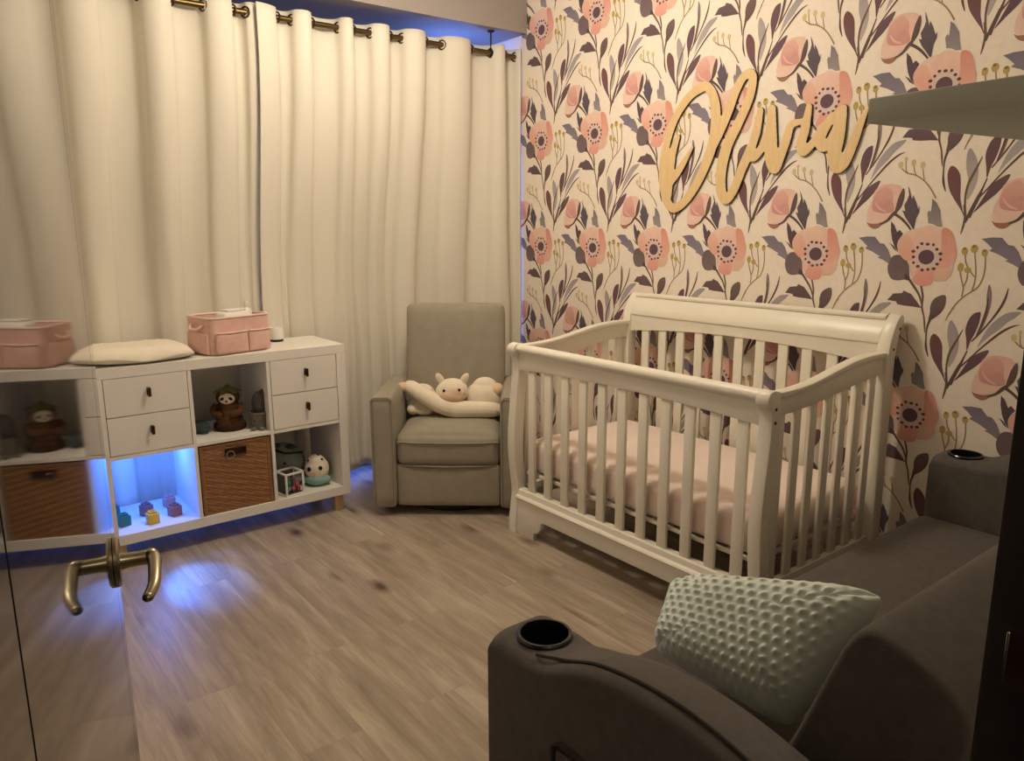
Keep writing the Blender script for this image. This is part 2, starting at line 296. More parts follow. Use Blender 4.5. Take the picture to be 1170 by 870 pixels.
def prism(bm, pts, axis, a, b, bev=0, seg=2, mi=0):
    """pts: outline in the two remaining axes; axis 'x': (y,z); 'y': (x,z); 'z': (x,y)"""
    t = bmesh.new()
    def P(p, h): return {'x': (h, p[0], p[1]), 'y': (p[0], h, p[1]), 'z': (p[0], p[1], h)}[axis]
    lo = [t.verts.new(P(p, a)) for p in pts]; hi = [t.verts.new(P(p, b)) for p in pts]
    f1 = t.faces.new(lo); f2 = t.faces.new(hi[::-1])
    n = len(pts)
    for i in range(n): t.faces.new([lo[i], hi[i], hi[(i + 1) % n], lo[(i + 1) % n]])
    bmesh.ops.recalc_face_normals(t, faces=t.faces[:])
    if bev:
        es = [e for e in t.edges if f1 in e.link_faces or f2 in e.link_faces]
        bmesh.ops.bevel(t, geom=es, offset=bev, segments=seg, profile=.5, affect='EDGES')
    merge(bm, t, mi)
def tube(bm, pts, r, n=10, caps=True, flat=1.0):
    pts = [Vector(p) for p in pts]
    rs = r if isinstance(r, (list, tuple)) else [r] * len(pts)
    rings = []; ref = None
    for i, p in enumerate(pts):
        d = (pts[min(i + 1, len(pts) - 1)] - pts[max(i - 1, 0)]).normalized()
        if ref is None:
            ref = Vector((0, 0, 1)) if abs(d.z) < .9 else Vector((1, 0, 0))
        s = d.cross(ref).normalized(); u = s.cross(d).normalized(); ref = u
        rings.append([bm.verts.new(p + rs[i] * (cos(2 * pi * k / n) * s + flat * sin(2 * pi * k / n) * u)) for k in range(n)])
    for a, b in zip(rings, rings[1:]):
        for k in range(n): bm.faces.new([a[k], a[(k + 1) % n], b[(k + 1) % n], b[k]])
    if caps: bm.faces.new(rings[0]); bm.faces.new(rings[-1][::-1])
def lathe(bm, prof, n=24, c=(0, 0, 0), mi=0):
    rings = []
    for r, z in prof:
        if r < 1e-6: rings.append([bm.verts.new((c[0], c[1], c[2] + z))])
        else: rings.append([bm.verts.new((c[0] + r * cos(2 * pi * k / n), c[1] + r * sin(2 * pi * k / n), c[2] + z)) for k in range(n)])
    for a, b in zip(rings, rings[1:]):
        for k in range(n):
            k2 = (k + 1) % n
            if len(a) == 1 and len(b) == 1: continue
            if len(a) == 1: f = bm.faces.new([a[0], b[k2], b[k]])
            elif len(b) == 1: f = bm.faces.new([a[k], a[k2], b[0]])
            else: f = bm.faces.new([a[k], a[k2], b[k2], b[k]])
            f.material_index = mi
def ell(bm, c, r, rot=None, n=20):
    t = bmesh.new(); bmesh.ops.create_uvsphere(t, u_segments=n, v_segments=max(8, n * 2 // 3), radius=1)
    R = rot.to_matrix() if rot else Matrix.Identity(3)
    for v in t.verts: v.co = R @ Vector((v.co.x * r[0], v.co.y * r[1], v.co.z * r[2])) + Vector(c)
    merge(bm, t)
def torus(bm, c, R, r, axis='z', n=24, m=8):
    t = bmesh.new(); vs = []
    for i in range(n):
        a = 2 * pi * i / n; row = []
        for j in range(m):
            b = 2 * pi * j / m; x = (R + r * cos(b)) * cos(a); y = (R + r * cos(b)) * sin(a); z = r * sin(b)
            p = {'z': (x, y, z), 'x': (z, x, y), 'y': (x, z, y)}[axis]
            row.append(t.verts.new(Vector(p) + Vector(c)))
        vs.append(row)
    for i in range(n):
        for j in range(m): t.faces.new([vs[i][j], vs[(i + 1) % n][j], vs[(i + 1) % n][(j + 1) % m], vs[i][(j + 1) % m]])
    merge(bm, t)
def fused(name, bm, m, parent, voxel=.006, smooth=2, **kw):
    """closed shapes melted into one continuous surface"""
    o = put(name, bm, m, parent, angle=180, **kw)
    r = o.modifiers.new('melt', 'REMESH'); r.mode = 'VOXEL'; r.voxel_size = voxel; r.use_smooth_shade = True
    s = o.modifiers.new('soft', 'SMOOTH'); s.iterations = smooth; s.factor = .6
    return o
def softbox(bm, a, b, rad=.03, puff=(0, 0, 0), n=10, mi=0, M4=None):
    """upholstered block: rounded edges, faces crowned by puff"""
    t = bmesh.new(); bmesh.ops.create_cube(t, size=2)
    bmesh.ops.subdivide_edges(t, edges=t.edges[:], cuts=n, use_grid_fill=True)
    h = [(b[i] - a[i]) / 2 for i in range(3)]; c = [(a[i] + b[i]) / 2 for i in range(3)]
    for v in t.verts:
        q = [v.co[i] for i in range(3)]
        # concentrate samples near the edges
        q = [math.copysign(1 - (1 - abs(x)) ** 1.6, x) if abs(x) < 1 else x for x in q]
        p = Vector([q[i] * h[i] for i in range(3)])
        k = Vector([max(-(h[i] - rad), min(h[i] - rad, p[i])) for i in range(3)])
        d = p - k
        if d.length > 1e-9: p = k + d.normalized() * min(rad, max(abs(x) for x in d)) if sum(1 for x in d if abs(x) > 1e-9) > 1 else p
        for i in range(3):
            if puff[i]:
                j, l = [x for x in range(3) if x != i]
                p[i] += math.copysign(puff[i], q[i]) * abs(q[i]) * (1 - q[j] ** 4) * (1 - q[l] ** 4)
        v.co = p + Vector(c)
    merge(bm, t, mi, M4)
def catmull(P, sub=4, closed=False):
    n = len(P); out = []
    rng = range(n) if closed else range(n - 1)
    for i in rng:
        g = (lambda k: P[k % n]) if closed else (lambda k: P[max(0, min(n - 1, k))])
        p0, p1, p2, p3 = g(i - 1), g(i), g(i + 1), g(i + 2)
        for s in range(sub):
            t = s / sub
            out.append(tuple(.5 * (2 * b + (c - a) * t + (2 * a - 5 * b + 4 * c - d) * t * t + (3 * b - a - 3 * c + d) * t ** 3) for a, b, c, d in zip(p0, p1, p2, p3)))
    if not closed: out.append(tuple(P[-1]))
    return out
def interp(x, xs, ys):
    if x <= xs[0]: return ys[0]
    for i in range(len(xs) - 1):
        if x <= xs[i + 1]: t = (x - xs[i]) / (xs[i + 1] - xs[i]); return ys[i] + t * (ys[i + 1] - ys[i])
    return ys[-1]

# ------------------------------------------------------------------ camera
CAM = Vector((-2.8844, -3.4775, 1.4227)); YAW, PIT, ROL, F = .6591, .2003, .0042, 867.34
fw = Vector((sin(YAW) * cos(PIT), cos(YAW) * cos(PIT), -sin(PIT))); rt = Vector((cos(YAW), -sin(YAW), 0)); dn = fw.cross(rt)
r2 = cos(ROL) * rt + sin(ROL) * dn; d2 = -sin(ROL) * rt + cos(ROL) * dn
cd = bpy.data.cameras.new('camera'); cam = bpy.data.objects.new('camera', cd); COL.objects.link(cam)
cam.matrix_world = Matrix(((r2.x, -d2.x, -fw.x, CAM.x), (r2.y, -d2.y, -fw.y, CAM.y), (r2.z, -d2.z, -fw.z, CAM.z), (0, 0, 0, 1)))
cd.sensor_width = 36; cd.lens = 36 * F / 1170; cd.clip_start = .02; SC.camera = cam

# ------------------------------------------------------------------ room shell
XW = .05; XL = -2.99; YN = -3.215; YF = .62; YS = .155; ZS = 2.507; ZC = 2.75
def struct(name, bm, m, **kw):
    return tag(put(name, bm, m, **kw), kind='structure')
b = NB(); box(b, (XL - .1, -4.6, -.1), (XW + .1, YF + .1, 0)); struct('floor', b, M['floor'], smooth=False)
b = NB(); box(b, (XL - .1, -4.6, ZC), (XW + .1, YF + .1, ZC + .1)); struct('ceiling', b, M['ceil'], smooth=False)
b = NB(); box(b, (XL - .1, -3.36, 0), (XL, YF + .1, ZC)); struct('wall_left', b, M['ceil'], smooth=False)
b = NB(); box(b, (XL - .1, YS, ZS), (XW, YF, ZC)); struct('trim_1', b, M['wall'], smooth=False)       # boxed-in beam above the curtains
# window wall with an opening
b = NB(); WX0, WX1, WZ0, WZ1 = -2.6, -.1, .12, 2.36
box(b, (XL, YF, 0), (WX0, YF + .1, ZC)); box(b, (WX1, YF, 0), (XW, YF + .1, ZC)); box(b, (WX0, YF, 0), (WX1, YF + .1, WZ0)); box(b, (WX0, YF, WZ1), (WX1, YF + .1, ZC))
struct('wall_far', b, M['wall'], smooth=False)
w = tag(empty('window_1', ((WX0 + WX1) / 2, YF + .05, WZ0)), kind='structure')
b = NB(); cx = (WX0 + WX1) / 2
for x in (WX0 - cx, -.03, WX1 - cx - .05): box(b, (x, -.03, 0), (x + .05, .03, WZ1 - WZ0), .005)
for z in (0, WZ1 - WZ0 - .05): box(b, (WX0 - cx, -.028, z), (WX1 - cx, .028, z + .05), .005)
put('window_frame', b, M['white'], w)
for x0, x1 in ((WX0 - cx + .05, -.03), (.02, WX1 - cx - .05)):
    b = NB(); box(b, (x0, -.004, .05), (x1, .004, WZ1 - WZ0 - .05)); put('pane', b, M['glow'], w, smooth=False)
# near wall: over and beside the doorway; the part behind the sofa turns back a little
b = NB(); JX = -2.045; R = Matrix.Translation((JX + .045, YN, 0)) @ Matrix.Rotation(radians(-6.5), 4, 'Z')
box(b, (0, -.14, 0), (XW - JX + .2, 0, ZC), M4=R)
box(b, (XL, YN - .14, 2.1), (JX + .045, YN, ZC)); box(b, (XL, YN - .14, 0), (-2.955, YN, 2.1))
struct('wall_near', b, M['ceil'], smooth=False)
b = NB(); box(b, (XL - .1, -4.7, 0), (XW + .1, -4.6, ZC)); box(b, (XL - .1, -4.6, 0), (XL, -3.36, ZC)); box(b, (-1.75, -4.6, 0), (-1.65, -3.40, ZC)); struct('wall_hall', b, M['wall'], smooth=False)

# dark door frame with its strike plate
jm = tag(empty('trim_2', (-2.075, YN, 0)), kind='structure')
b = NB(); box(b, (0, -.145, 0), (.035, .0, 2.1), .003); box(b, (-.78, -.145, 2.065), (0, 0, 2.1), .003); box(b, (-.88, -.145, 0), (-.845, -.0, 2.1), .003)
put('door_frame', b, M['dkw'], jm)
b = NB(); box(b, (-.014, -.145, 0), (0, -.056, 2.065), .003); put('door_stop', b, M['dkw'], jm)
b = NB()
box(b, (-.002, -.050, .972), (.001, -.020, 1.032), .001); put('strike_plate', b, M['bronze'], jm)
b = NB(); box(b, (-.004, -.0225, .978), (.001, -.0195, 1.028), .0008, 1); put('strike_lip', b, M['steel'], jm)

# ---- wallpaper wall: paper plus printed floral repeat in one mesh
def wallpaper():
    bm = bmesh.new(); cl = bm.loops.layers.float_color.new('Col')
    Y0, Y1 = -3.7, YF + .1
    def face(pts, ca, cb, x):
        vs = [bm.verts.new((x, p[0], p[1])) for p in pts]
        try: f = bm.faces.new(vs)
        except ValueError: return
        f.normal_update()
        if f.normal.x > 0: f.normal_flip()
        zs = [p[1] for p in pts]; lo, hi = min(zs), max(zs)
        ca, cb = [tuple(c_[i] + (pap[i] - c_[i]) * (.30 if c_[0] > 195 and c_[2] < 180 else .12) + (6 if i == 2 and c_[0] > 150 and c_[2] > 90 else 0) for i in range(3)) if c_ != pap else c_ for c_ in (ca, cb)]
        A, B = rgb(*ca), rgb(*cb)
        for lp in f.loops:
            t = (hi - lp.vert.co.z) / max(hi - lo, 1e-6)
            lp[cl] = tuple(A[i] + (B[i] - A[i]) * t for i in range(4))
    pap = (242, 230, 216)
    for (ya, yb, za, zb) in ((Y0, Y1, 0, ZC),):
        face([(ya, za), (yb, za), (yb, zb), (ya, zb)], pap, pap, XW)
    # thickness behind
    def quad(pts):
        f = bm.faces.new([bm.verts.new(p) for p in pts])
        for lp in f.loops: lp[cl] = rgb(*pap)
    X2 = XW + .1
    quad([(X2, Y0, 0), (X2, Y1, 0), (X2, Y1, ZC), (X2, Y0, ZC)]); quad([(XW, Y0, 0), (X2, Y0, 0), (X2, Y0, ZC), (XW, Y0, ZC)])
    quad([(XW, Y1, 0), (X2, Y1, 0), (X2, Y1, ZC), (XW, Y1, ZC)]); quad([(XW, Y0, ZC), (X2, Y0, ZC), (X2, Y1, ZC), (XW, Y1, ZC)])
    SH, SV = .4408, .5985
    FY, FZ = -2.1804, 1.3064
    shapes = []
    for e in MOTIF:
        if e[0] == 'P':
            pts = catmull(e[1], 3, True) if e[4] else e[1]
            shapes.append(([pts], e[2], e[3]))
        elif e[0] == 'D':
            n = 10 if max(e[2]) < 15 else 22
            shapes.append(([[(e[1][0] + e[2][0] * cos(2 * pi * k / n), e[1][1] + e[2][1] * sin(2 * pi * k / n)) for k in range(n)]], e[3], e[3]))
        else:
            pw = [(p[0], p[1], w_) for p, w_ in zip(e[1], e[2])]
            q = catmull(pw, 3) if len(pw) > 2 else pw
            L_, R_ = [], []
            for i in range(len(q)):
                a, c = q[max(i - 1, 0)], q[min(i + 1, len(q) - 1)]
                dx, dy = c[0] - a[0], c[1] - a[1]; l = math.hypot(dx, dy) or 1
                hw = max(q[i][2], 1.0) / 2
                L_.append((q[i][0] - dy / l * hw, q[i][1] + dx / l * hw)); R_.append((q[i][0] + dy / l * hw, q[i][1] - dx / l * hw))
            shapes.append(([[L_[i], L_[i + 1], R_[i + 1], R_[i]] for i in range(len(q) - 1)], e[3], e[3]))
    for ci in range(-5, 5):
        for ri in range(-4, 4):
            oy, oz = FY - ci * SH, FZ + ri * SV
            for k, (polys, ca, cb) in enumerate(shapes):
                x = XW - .0004 - k * .000014
                for pl in polys:
                    P_ = [(oy - p[0] / 1000, oz + p[1] / 1000) for p in pl]
                    if max(p[0] for p in P_) > YF - .005 or min(p[0] for p in P_) < -3.4 or max(p[1] for p in P_) > ZC - .003 or min(p[1] for p in P_) < .01: continue
                    face(P_, ca, cb, x)
    me = bpy.data.meshes.new('wall_right'); bm.to_mesh(me); bm.free(); me.materials.append(M['paper'])
    o = bpy.data.objects.new('wall_right', me); COL.objects.link(o)
    tag(o, kind='structure')
wallpaper()

# ------------------------------------------------------------------ door
def build_door():
    az = radians(12); u = Vector((sin(az), cos(az), 0)); E_ = CAM + 1.1 * Vector((sin(radians(8.6)), cos(radians(8.6)), 0))
    Ld = (E_.y - YN - .006) / cos(az); Hn = E_ - u * Ld
    d = tag(empty('door_1', (Hn.x, Hn.y, 0)), kind='structure')
    d.rotation_euler = (0, 0, pi / 2 - az)          # local X runs from the hinge to the free edge, local -Y faces the room
    b = NB(); g = .0016; th = .04
    xs = [(.0, .118), (.118 + g * 2, Ld - .060), (Ld - .060 + g, Ld)]
    for x0, x1 in xs: box(b, (x0, 0, .012), (x1, th, 2.05), .0006, 1)
    box(b, (.002, .004, .013), (Ld - .002, th - .004, 2.049))
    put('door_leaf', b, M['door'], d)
    hx, hz = Ld - .060, 1.003
    h = NB(); lathe_y(h, [(0, -.0005), (.032, -.0005), (.032, -.004), (.029, -.007), (0, -.007)], (hx, 0, hz))
    rose = put('rose', h, M['brass'], d)
    h = NB(); tube(h, [(hx, -.006, hz), (hx, -.018, hz), (hx, -.041, hz)], [.0115, .0095, .0095], 16)
    pts = catmull([(hx + .004, -.042, hz + .001), (hx - .012, -.046, hz + .001), (hx - .045, -.046, hz - .001), (hx - .078, -.044, hz - .005), (hx - .100, -.037, hz - .010)], 4)
    tube(h, pts, [.0092] + [.0092 - .0028 * i / len(pts) for i in range(1, len(pts))], 14, flat=.8)
    ell(h, (hx, -.042, hz + .001), (.011, .0105, .0098)); ell(h, (hx - .100, -.037, hz - .010), (.007, .0065, .0056))
    put('lever_handle', h, M['brass'], d)
    h = NB(); box(h, (Ld - .0005, .008, hz - .08), (Ld + .0015, .032, hz + .08), .0006, 1); put('latch_plate', h, M['steel'], d)
    for z in (.25, 1.05, 1.85):
        h = NB(); tube(h, [(-.004, -.004, z - .05), (-.004, -.004, z + .05)], .0055, 10); put('hinge', h, M['steel'], d)
def lathe_y(bm, prof, c, n=24):
    t = bmesh.new(); lathe(t, [(r, z) for r, z in prof], n)
    for v in t.verts: v.co = Vector((v.co.x + c[0], v.co.z + c[1], v.co.y + c[2]))
    merge(bm, t)
build_door()

# ------------------------------------------------------------------ curtains on their rod
YR, ZR = .22, 2.388
CROSS = [-2.94, -2.85, -2.70, -2.62, -2.48, -2.32, -2.164, -2.009, -1.877, -1.741, -1.615, -1.555, -1.50]      # left panel grommets
CROSS_R = [-1.520, -1.41, -1.335, -1.239, -1.098, -1.022, -.921, -.815, -.738, -.600, -.490, -.306, -.161, -.074, .012, .036]
def back_push(x, z):
    """the cloth hangs from the rod but is pushed back by the cabinet and the armchair below"""
    f = max(0, min(1, (1.25 - z) / .9)) if z > .35 else 1
    t = max(0, min(1, (2.3 - z) / 1.3))
    return interp(x, [-3, -1.15, -.75, -.35, -.1, .05], [.185, .185, .17, .10, .0, -.02]) * (t * t * (3 - 2 * t))
def curtain(name, cross, start_front, free_edge, label, seed):
    rnd = random.Random(seed)
    bm = bmesh.new(); nz = 44; rows = []
    segs = list(zip(cross, cross[1:]))
    ph = [rnd.uniform(-1, 1) for _ in segs]; am = [rnd.uniform(.85, 1.1) for _ in segs]; low = [rnd.choice((.22, .38, .62, .95)) for _ in segs]
    drift = [0] + [rnd.uniform(-.03, .03) for _ in cross[1:-1]] + [0]
    lo_lim, hi_lim = cross[0], min(cross[-1], XW - .012)
    for iz in range(nz + 1):
        z = ZR + .042 - (ZR + .042 - .055) * iz / nz
        d = max(0, (ZR - z) / ZR)
        row = []
        cz = [x + dr * min(1, d * 1.6) for x, dr in zip(cross, drift)]
        for si, (xa, xb) in enumerate(zip(cz, cz[1:])):
            s = 1 if (si % 2 == 0) == start_front else -1
            ns = 11; w = max(.02, xb - xa)
            A = min(.052, .030 + .22 * w) * am[si] * (1 + (low[si] - 1) * min(1, d * 1.5))
            for k in range(ns + (1 if si == len(segs) - 1 else 0)):
                t = k / ns
                u = .5 - .5 * cos(pi * t)                    # crowd the samples into the turns
                x = xa + (xb - xa) * (.35 * t + .65 * u)
                q_ = .35 * t + .65 * u
                prof = max(0, sin(pi * q_)) ** .5 if not (free_edge and si == 0) else max(0, cos(pi * q_ / 2)) ** .6
                if not free_edge and si == len(segs) - 1: prof *= .45
                yy = YR - s * A * prof + back_push(x, z) + .006 * d * sin(23 * x + 2.1 * z + ph[si])
                yy -= .009 * d * sin(2 * pi * t * 1.5 + ph[si] * 3 + z) * sin(pi * t)
                floor_y = YR + back_push(x, z) - .058
                if z < 1.1: yy = max(yy, floor_y)
                xx = x + .012 * d * sin(5 * z + ph[si] * 4) * sin(pi * t)
                row.append(bm.verts.new((max(lo_lim, min(xx, hi_lim)), yy, z)))
        rows.append(row)
    for a, c in zip(rows, rows[1:]):
        for k in range(len(a) - 1): bm.faces.new([a[k], a[k + 1], c[k + 1], c[k]])
    root = empty(name, (sum(cross) / len(cross), YR, .055), 0, label, 'curtain', None)
    for v in bm.verts: v.co -= root.location
    o = put('curtain_cloth', bm, M['curtain'], root, angle=180)
    sd = o.modifiers.new('cloth', 'SOLIDIFY'); sd.thickness = .003; sd.offset = 0
    for xg in cross:
        if xg > XW - .035 or (free_edge and xg == cross[0]): continue
        g = NB(); torus(g, (0, 0, 0), .0235, .0045, 'x', 22, 8)
        put('grommet', g, M['bronze'], root, loc=Vector((xg, YR, ZR)) - root.location, rot=(0, 0, radians(28)))
    return root
curtain('curtain', CROSS, False, False, 'cream grommet curtain hanging behind the white cabinet and pink bin', 3)
curtain('curtain', CROSS_R, True, True, 'cream grommet curtain hanging behind the armchair up to the floral wall', 8)
# a standing roll of cloth where the two panels meet
rod = empty('curtain_rod', (-1.45, YR, ZR), 0, 'antique brass curtain rod under the beam, threaded through the cream curtains', 'curtain rod')
b = NB(); tube(b, [(XL + 1.45 + .01, 0, 0), (XW + 1.45 - .008, 0, 0)], .0135, 16); put('pole', b, M['rod'], rod)
b = NB(); tube(b, [(1.289, 0, .014), (1.289, 0, .108)], .005, 10); lathe(b, [(0, .118), (.02, .118), (.02, .112), (.006, .108), (0, .108)], 16, (1.289, 0, 0)); put('ceiling_support', b, M['black'], rod)
b = NB(); torus(b, (1.289, 0, 0), .0165, .005, 'x', 20, 8); put('support_ring', b, M['black'], rod)

# ------------------------------------------------------------------ cabinet
CX1 = -1.274; CW = 1.12; CX0 = CX1 - CW; CY0 = -.052; CD = .385; CZ0 = .09; CH = .77; T = .045; CELL = .333; DV = .0155
cab = empty('storage_cabinet', (CX0 + CW / 2, CY0 + CD / 2, 0), 0, 'low white cube cabinet with four drawers in front of the curtains', 'cabinet')
def cb(x, y, z): return (x - CX0 - CW / 2, y - CY0 - CD / 2, z)
b = NB(); top_z = CZ0 + CH
box(b, cb(CX0, CY0, top_z - T), cb(CX1, CY0 + CD, top_z), .0015, 1); put('top_panel', b, M['lam'], cab)
b = NB(); box(b, cb(CX0, CY0, CZ0), cb(CX1, CY0 + CD, CZ0 + T), .0015, 1); put('bottom_panel', b, M['lam'], cab)
for x in (CX0, CX1 - T):
    b = NB(); box(b, cb(x, CY0, CZ0 + T), cb(x + T, CY0 + CD, top_z - T), .0012, 1); put('side_panel', b, M['lam'], cab)
cells = [CX0 + T + i * (CELL + DV) for i in range(3)]
for i in (1, 2):
    b = NB(); x = cells[i] - DV; box(b, cb(x, CY0 + .002, CZ0 + T), cb(x + DV, CY0 + CD, top_z - T), .0008, 1); put('divider', b, M['lam'], cab)
ZM = CZ0 + T + .332
for i in range(3):
    b = NB(); box(b, cb(cells[i], CY0 + .002, ZM), cb(cells[i] + CELL, CY0 + CD, ZM + .016), .0008, 1); put('shelf', b, M['lam'], cab)
ZT0 = ZM + .016
for i in (0, 2):
    # dividing back for the drawer cell
    for k in range(2):
        z0 = ZT0 + .003 + k * .1655; z1 = z0 + .162
        b = NB(); box(b, cb(cells[i] + .003, CY0 + .001, z0), cb(cells[i] + CELL - .003, CY0 + .017, z1), .001, 1)
        for x in (cells[i] + .012, cells[i] + CELL - .024): box(b, cb(x, CY0 + .017, z0 + .015), cb(x + .012, CY0 + .34, z1 - .02))
        box(b, cb(cells[i] + .012, CY0 + .33, z0 + .015), cb(cells[i] + CELL - .012, CY0 + .34, z1 - .02)); box(b, cb(cells[i] + .012, CY0 + .017, z0 + .012), cb(cells[i] + CELL - .012, CY0 + .34, z0 + .018))
        dr = put('drawer', b, M['lam'], cab)
        xm = cells[i] + CELL / 2; zm = z1 - .072
        b = NB(); box(b, cb(xm - .002, CY0 - .003, zm - .012), cb(xm + .011, CY0 + .001, zm + .022), .0012, 1)
        box(b, cb(xm - .002, CY0 - .026, zm + .011), cb(xm + .011, CY0 - .002, zm + .022), .0025, 2)
        box(b, cb(xm - .002, CY0 - .026, zm - .016), cb(xm + .011, CY0 - .019, zm + .020), .0025, 2)
        put('pull', b, M['bronze'], dr)
for x, y in ((CX1 - .075, CY0 + .03), (CX1 - .075, CY0 + CD - .075), (CX0 + .03, CY0 + .03), (CX0 + .03, CY0 + CD - .075)):
    b = NB(); box(b, cb(x, y, 0), cb(x + .045, y + .045, CZ0 + .001), .003); put('leg', b, M['legw'], cab)

# blue puck light in the left cell
pk = empty('puck_light', (cells[0] + .185, CY0 + .20, ZM), 0, 'small glowing blue puck light under the shelf above the toy blocks', 'light')
b = NB(); lathe(b, [(0, -.001), (.034, -.001), (.034, -.010), (.030, -.013), (0, -.013)], 24); put('housing', b, M['plastic'], pk)
b = NB(); lathe(b, [(0, -.0132), (.026, -.0132), (.024, -.019), (.012, -.0225), (0, -.023)], 24); put('lens', b, M['led'], pk)

# toy blocks
def block(x, y, rz, m, label, s=.047):
    o = empty('toy_block', (x, y, CZ0 + T), rz, label, 'toy block', 'stacking blocks in the blue-lit cell')
    b = NB(); box(b, (-s / 2, -s / 2, 0), (s / 2, s / 2, s), .004); put('block_body', b, m, o)
    b = NB()
    for (xa, ya, xb, yb) in ((-.016, -.016, .016, -.009), (-.016, .009, .016, .016), (-.016, -.009, -.009, .009), (.009, -.009, .016, .009)):
        box(b, (xa, ya, s - .001), (xb, yb, s + .010), .002, 1)
    put('stud', b, m, o)
blk = [(-2.305, .070, .2, 'teal', 'teal toy block nearest the left side of the blue cell'),
       (-2.318, .205, -.1, 'teal', 'teal toy block standing behind the other teal block'),
       (-2.195, .150, .3, 'mauve', 'mauve toy block behind the yellow block'),
       (-2.197, .025, .1, 'yellow', 'yellow toy block at the front of the blue cell'),
       (-2.085, .200, .15, 'pinkb', 'pale pink toy block at the back right of the blue cell'),
       (-2.095, .060, .35, 'mauve', 'mauve toy block at the front right of the blue cell')]
for x, y, rz, m, l in blk: block(x, y, rz, M[m], l)

# wicker basket
def basket():
    x0, x1 = cells[1] + .006, cells[1] + CELL - .006; y0, y1 = CY0 + .006, CY0 + .355; z0, z1 = CZ0 + T, ZM - .006
    o = empty('wicker_basket', ((x0 + x1) / 2, (y0 + y1) / 2, z0), 0, 'brown woven wicker basket filling the middle lower cell', 'basket')
    W, D_, H_ = x1 - x0, y1 - y0, z1 - z0
    bm = NB()
    box(bm, (-W / 2 + .008, -D_ / 2 + .008, .002), (W / 2 - .008, D_ / 2 - .008, .012))
    def weave(p0, ux, nrm, L_):
        nx, nzz = 150, 132; g = []
        hx0, hx1, hz0, hz1 = L_ / 2 - .048, L_ / 2 + .048, H_ - .062, H_ - .026
        for j in range(nzz + 1):
            row = []
            z = H_ * j / nzz
            for i in range(nx + 1):
                s = L_ * i / nx
                strand = int(z / .0072)
                a = sin(pi * (z % .0072) / .0072)
                h = .0035 * a * (.55 + .45 * sin(2 * pi * s / .034 + pi * (strand % 2))) + .0012 * sin(61 * s + strand * 1.7)
                if s < .014 or s > L_ - .014 or z > H_ - .014: h = .005 + .001 * sin(2 * pi * (s + z) / .012)
                row.append(bm.verts.new(Vector(p0) + Vector(ux) * s + Vector((0, 0, z)) + Vector(nrm) * h))
            g.append(row)
        for j in range(nzz):
            for i in range(nx):
                s = L_ * (i + .5) / nx; z = H_ * (j + .5) / nzz
                if nrm[1] < 0 and hx0 < s < hx1 and hz0 < z < hz1: continue
                bm.faces.new([g[j][i], g[j][i + 1], g[j + 1][i + 1], g[j + 1][i]])
    i_ = .006
    weave((-W / 2, -D_ / 2 + i_, 0), (1, 0, 0), (0, -1, 0), W)
    weave((W / 2, D_ / 2 - i_, 0), (-1, 0, 0), (0, 1, 0), W)
    weave((-W / 2 + i_, D_ / 2, 0), (0, -1, 0), (-1, 0, 0), D_)
    weave((W / 2 - i_, -D_ / 2, 0), (0, 1, 0), (1, 0, 0), D_)
    put('basket_body', bm, M['wick'], o, angle=180)
    b = NB(); box(b, (-W / 2 + .012, -D_ / 2 + .012, .012), (W / 2 - .012, D_ / 2 - .012, H_ - .02)); put('lining', b, M['wickd'], o, smooth=False)
    b = NB(); zc = H_ - .044
    pts = [(-.046, -D_ / 2 - .001, zc - .016), (-.046, -D_ / 2 - .001, zc + .016), (.046, -D_ / 2 - .001, zc + .016), (.046, -D_ / 2 - .001, zc - .016), (-.046, -D_ / 2 - .001, zc - .016)]
    for p, q in zip(pts, pts[1:]): tube(b, [p, q], .0035, 8)
    put('handle_frame', b, M['bronze'], o)
    b = NB(); torus(b, (-.026, -D_ / 2 - .006, zc - .012), .017, .003, 'y', 20, 8); h = put('handle_ring', b, M['steel'], o); h['label'] = 'grey metal ring'
basket()

# ---- plush toys on the shelves
def face_eyes(parent, pts, r=.004):
    for p in pts:
        b = NB(); ell(b, p, (r, r, r), n=12); put('eye', b, M['eye'], parent)
zT = ZT0
sl = empty('sloth_toy', (-1.80, .12, zT), radians(-28), 'brown plush sloth toy with green leaf hat sitting on the open shelf', 'plush toy')
b = NB()
for k, (r, z) in enumerate(((.066, .022), (.062, .052), (.057, .082), (.052, .110))):
    t = NB(); torus(t, (0, 0, z), r - .018, .019, 'z', 26, 10); merge(b, t); lathe(b, [(0, z - .017), (r - .018, z - .017), (r - .018, z + .017), (0, z + .017)], 20)
ell(b, (0, -.005, .155), (.055, .05, .045))
body = fused('body', b, M['brown'], sl, .004, 1)
b = NB(); lathe(b, [(0, 0), (.069, 0), (.073, .006), (.073, .026), (.066, .034), (0, .034)], 30); put('base_ring', b, M['brownd'], sl)
b = NB(); ell(b, (.004, -.045, .155), (.036, .017, .026)); put('face', b, M['cream'], sl)
for s in (-1, 1):
    b = NB(); ell(b, (.004 + s * .018, -.0585, .157), (.011, .004, .007), Matrix.Rotation(s * .5, 3, 'Y').to_euler()); put('eye_patch', b, M['brownd'], sl)
face_eyes(sl, [(-.014, -.063, .158), (.022, -.063, .158)], .0032)
b = NB(); ell(b, (.004, -.063, .146), (.006, .004, .004)); put('nose', b, M['brownd'], sl)
for s in (-1, 1):
    b = NB(); tube(b, catmull([(s * .055, -.01, .118), (s * .062, -.045, .095), (s * .03, -.066, .082)], 4), [.016] * 8 + [.013], 12); ell(b, (s * .03, -.066, .082), (.014, .013, .012)); fused('arm', b, M['brown'], sl, .004, 1)
b = NB()
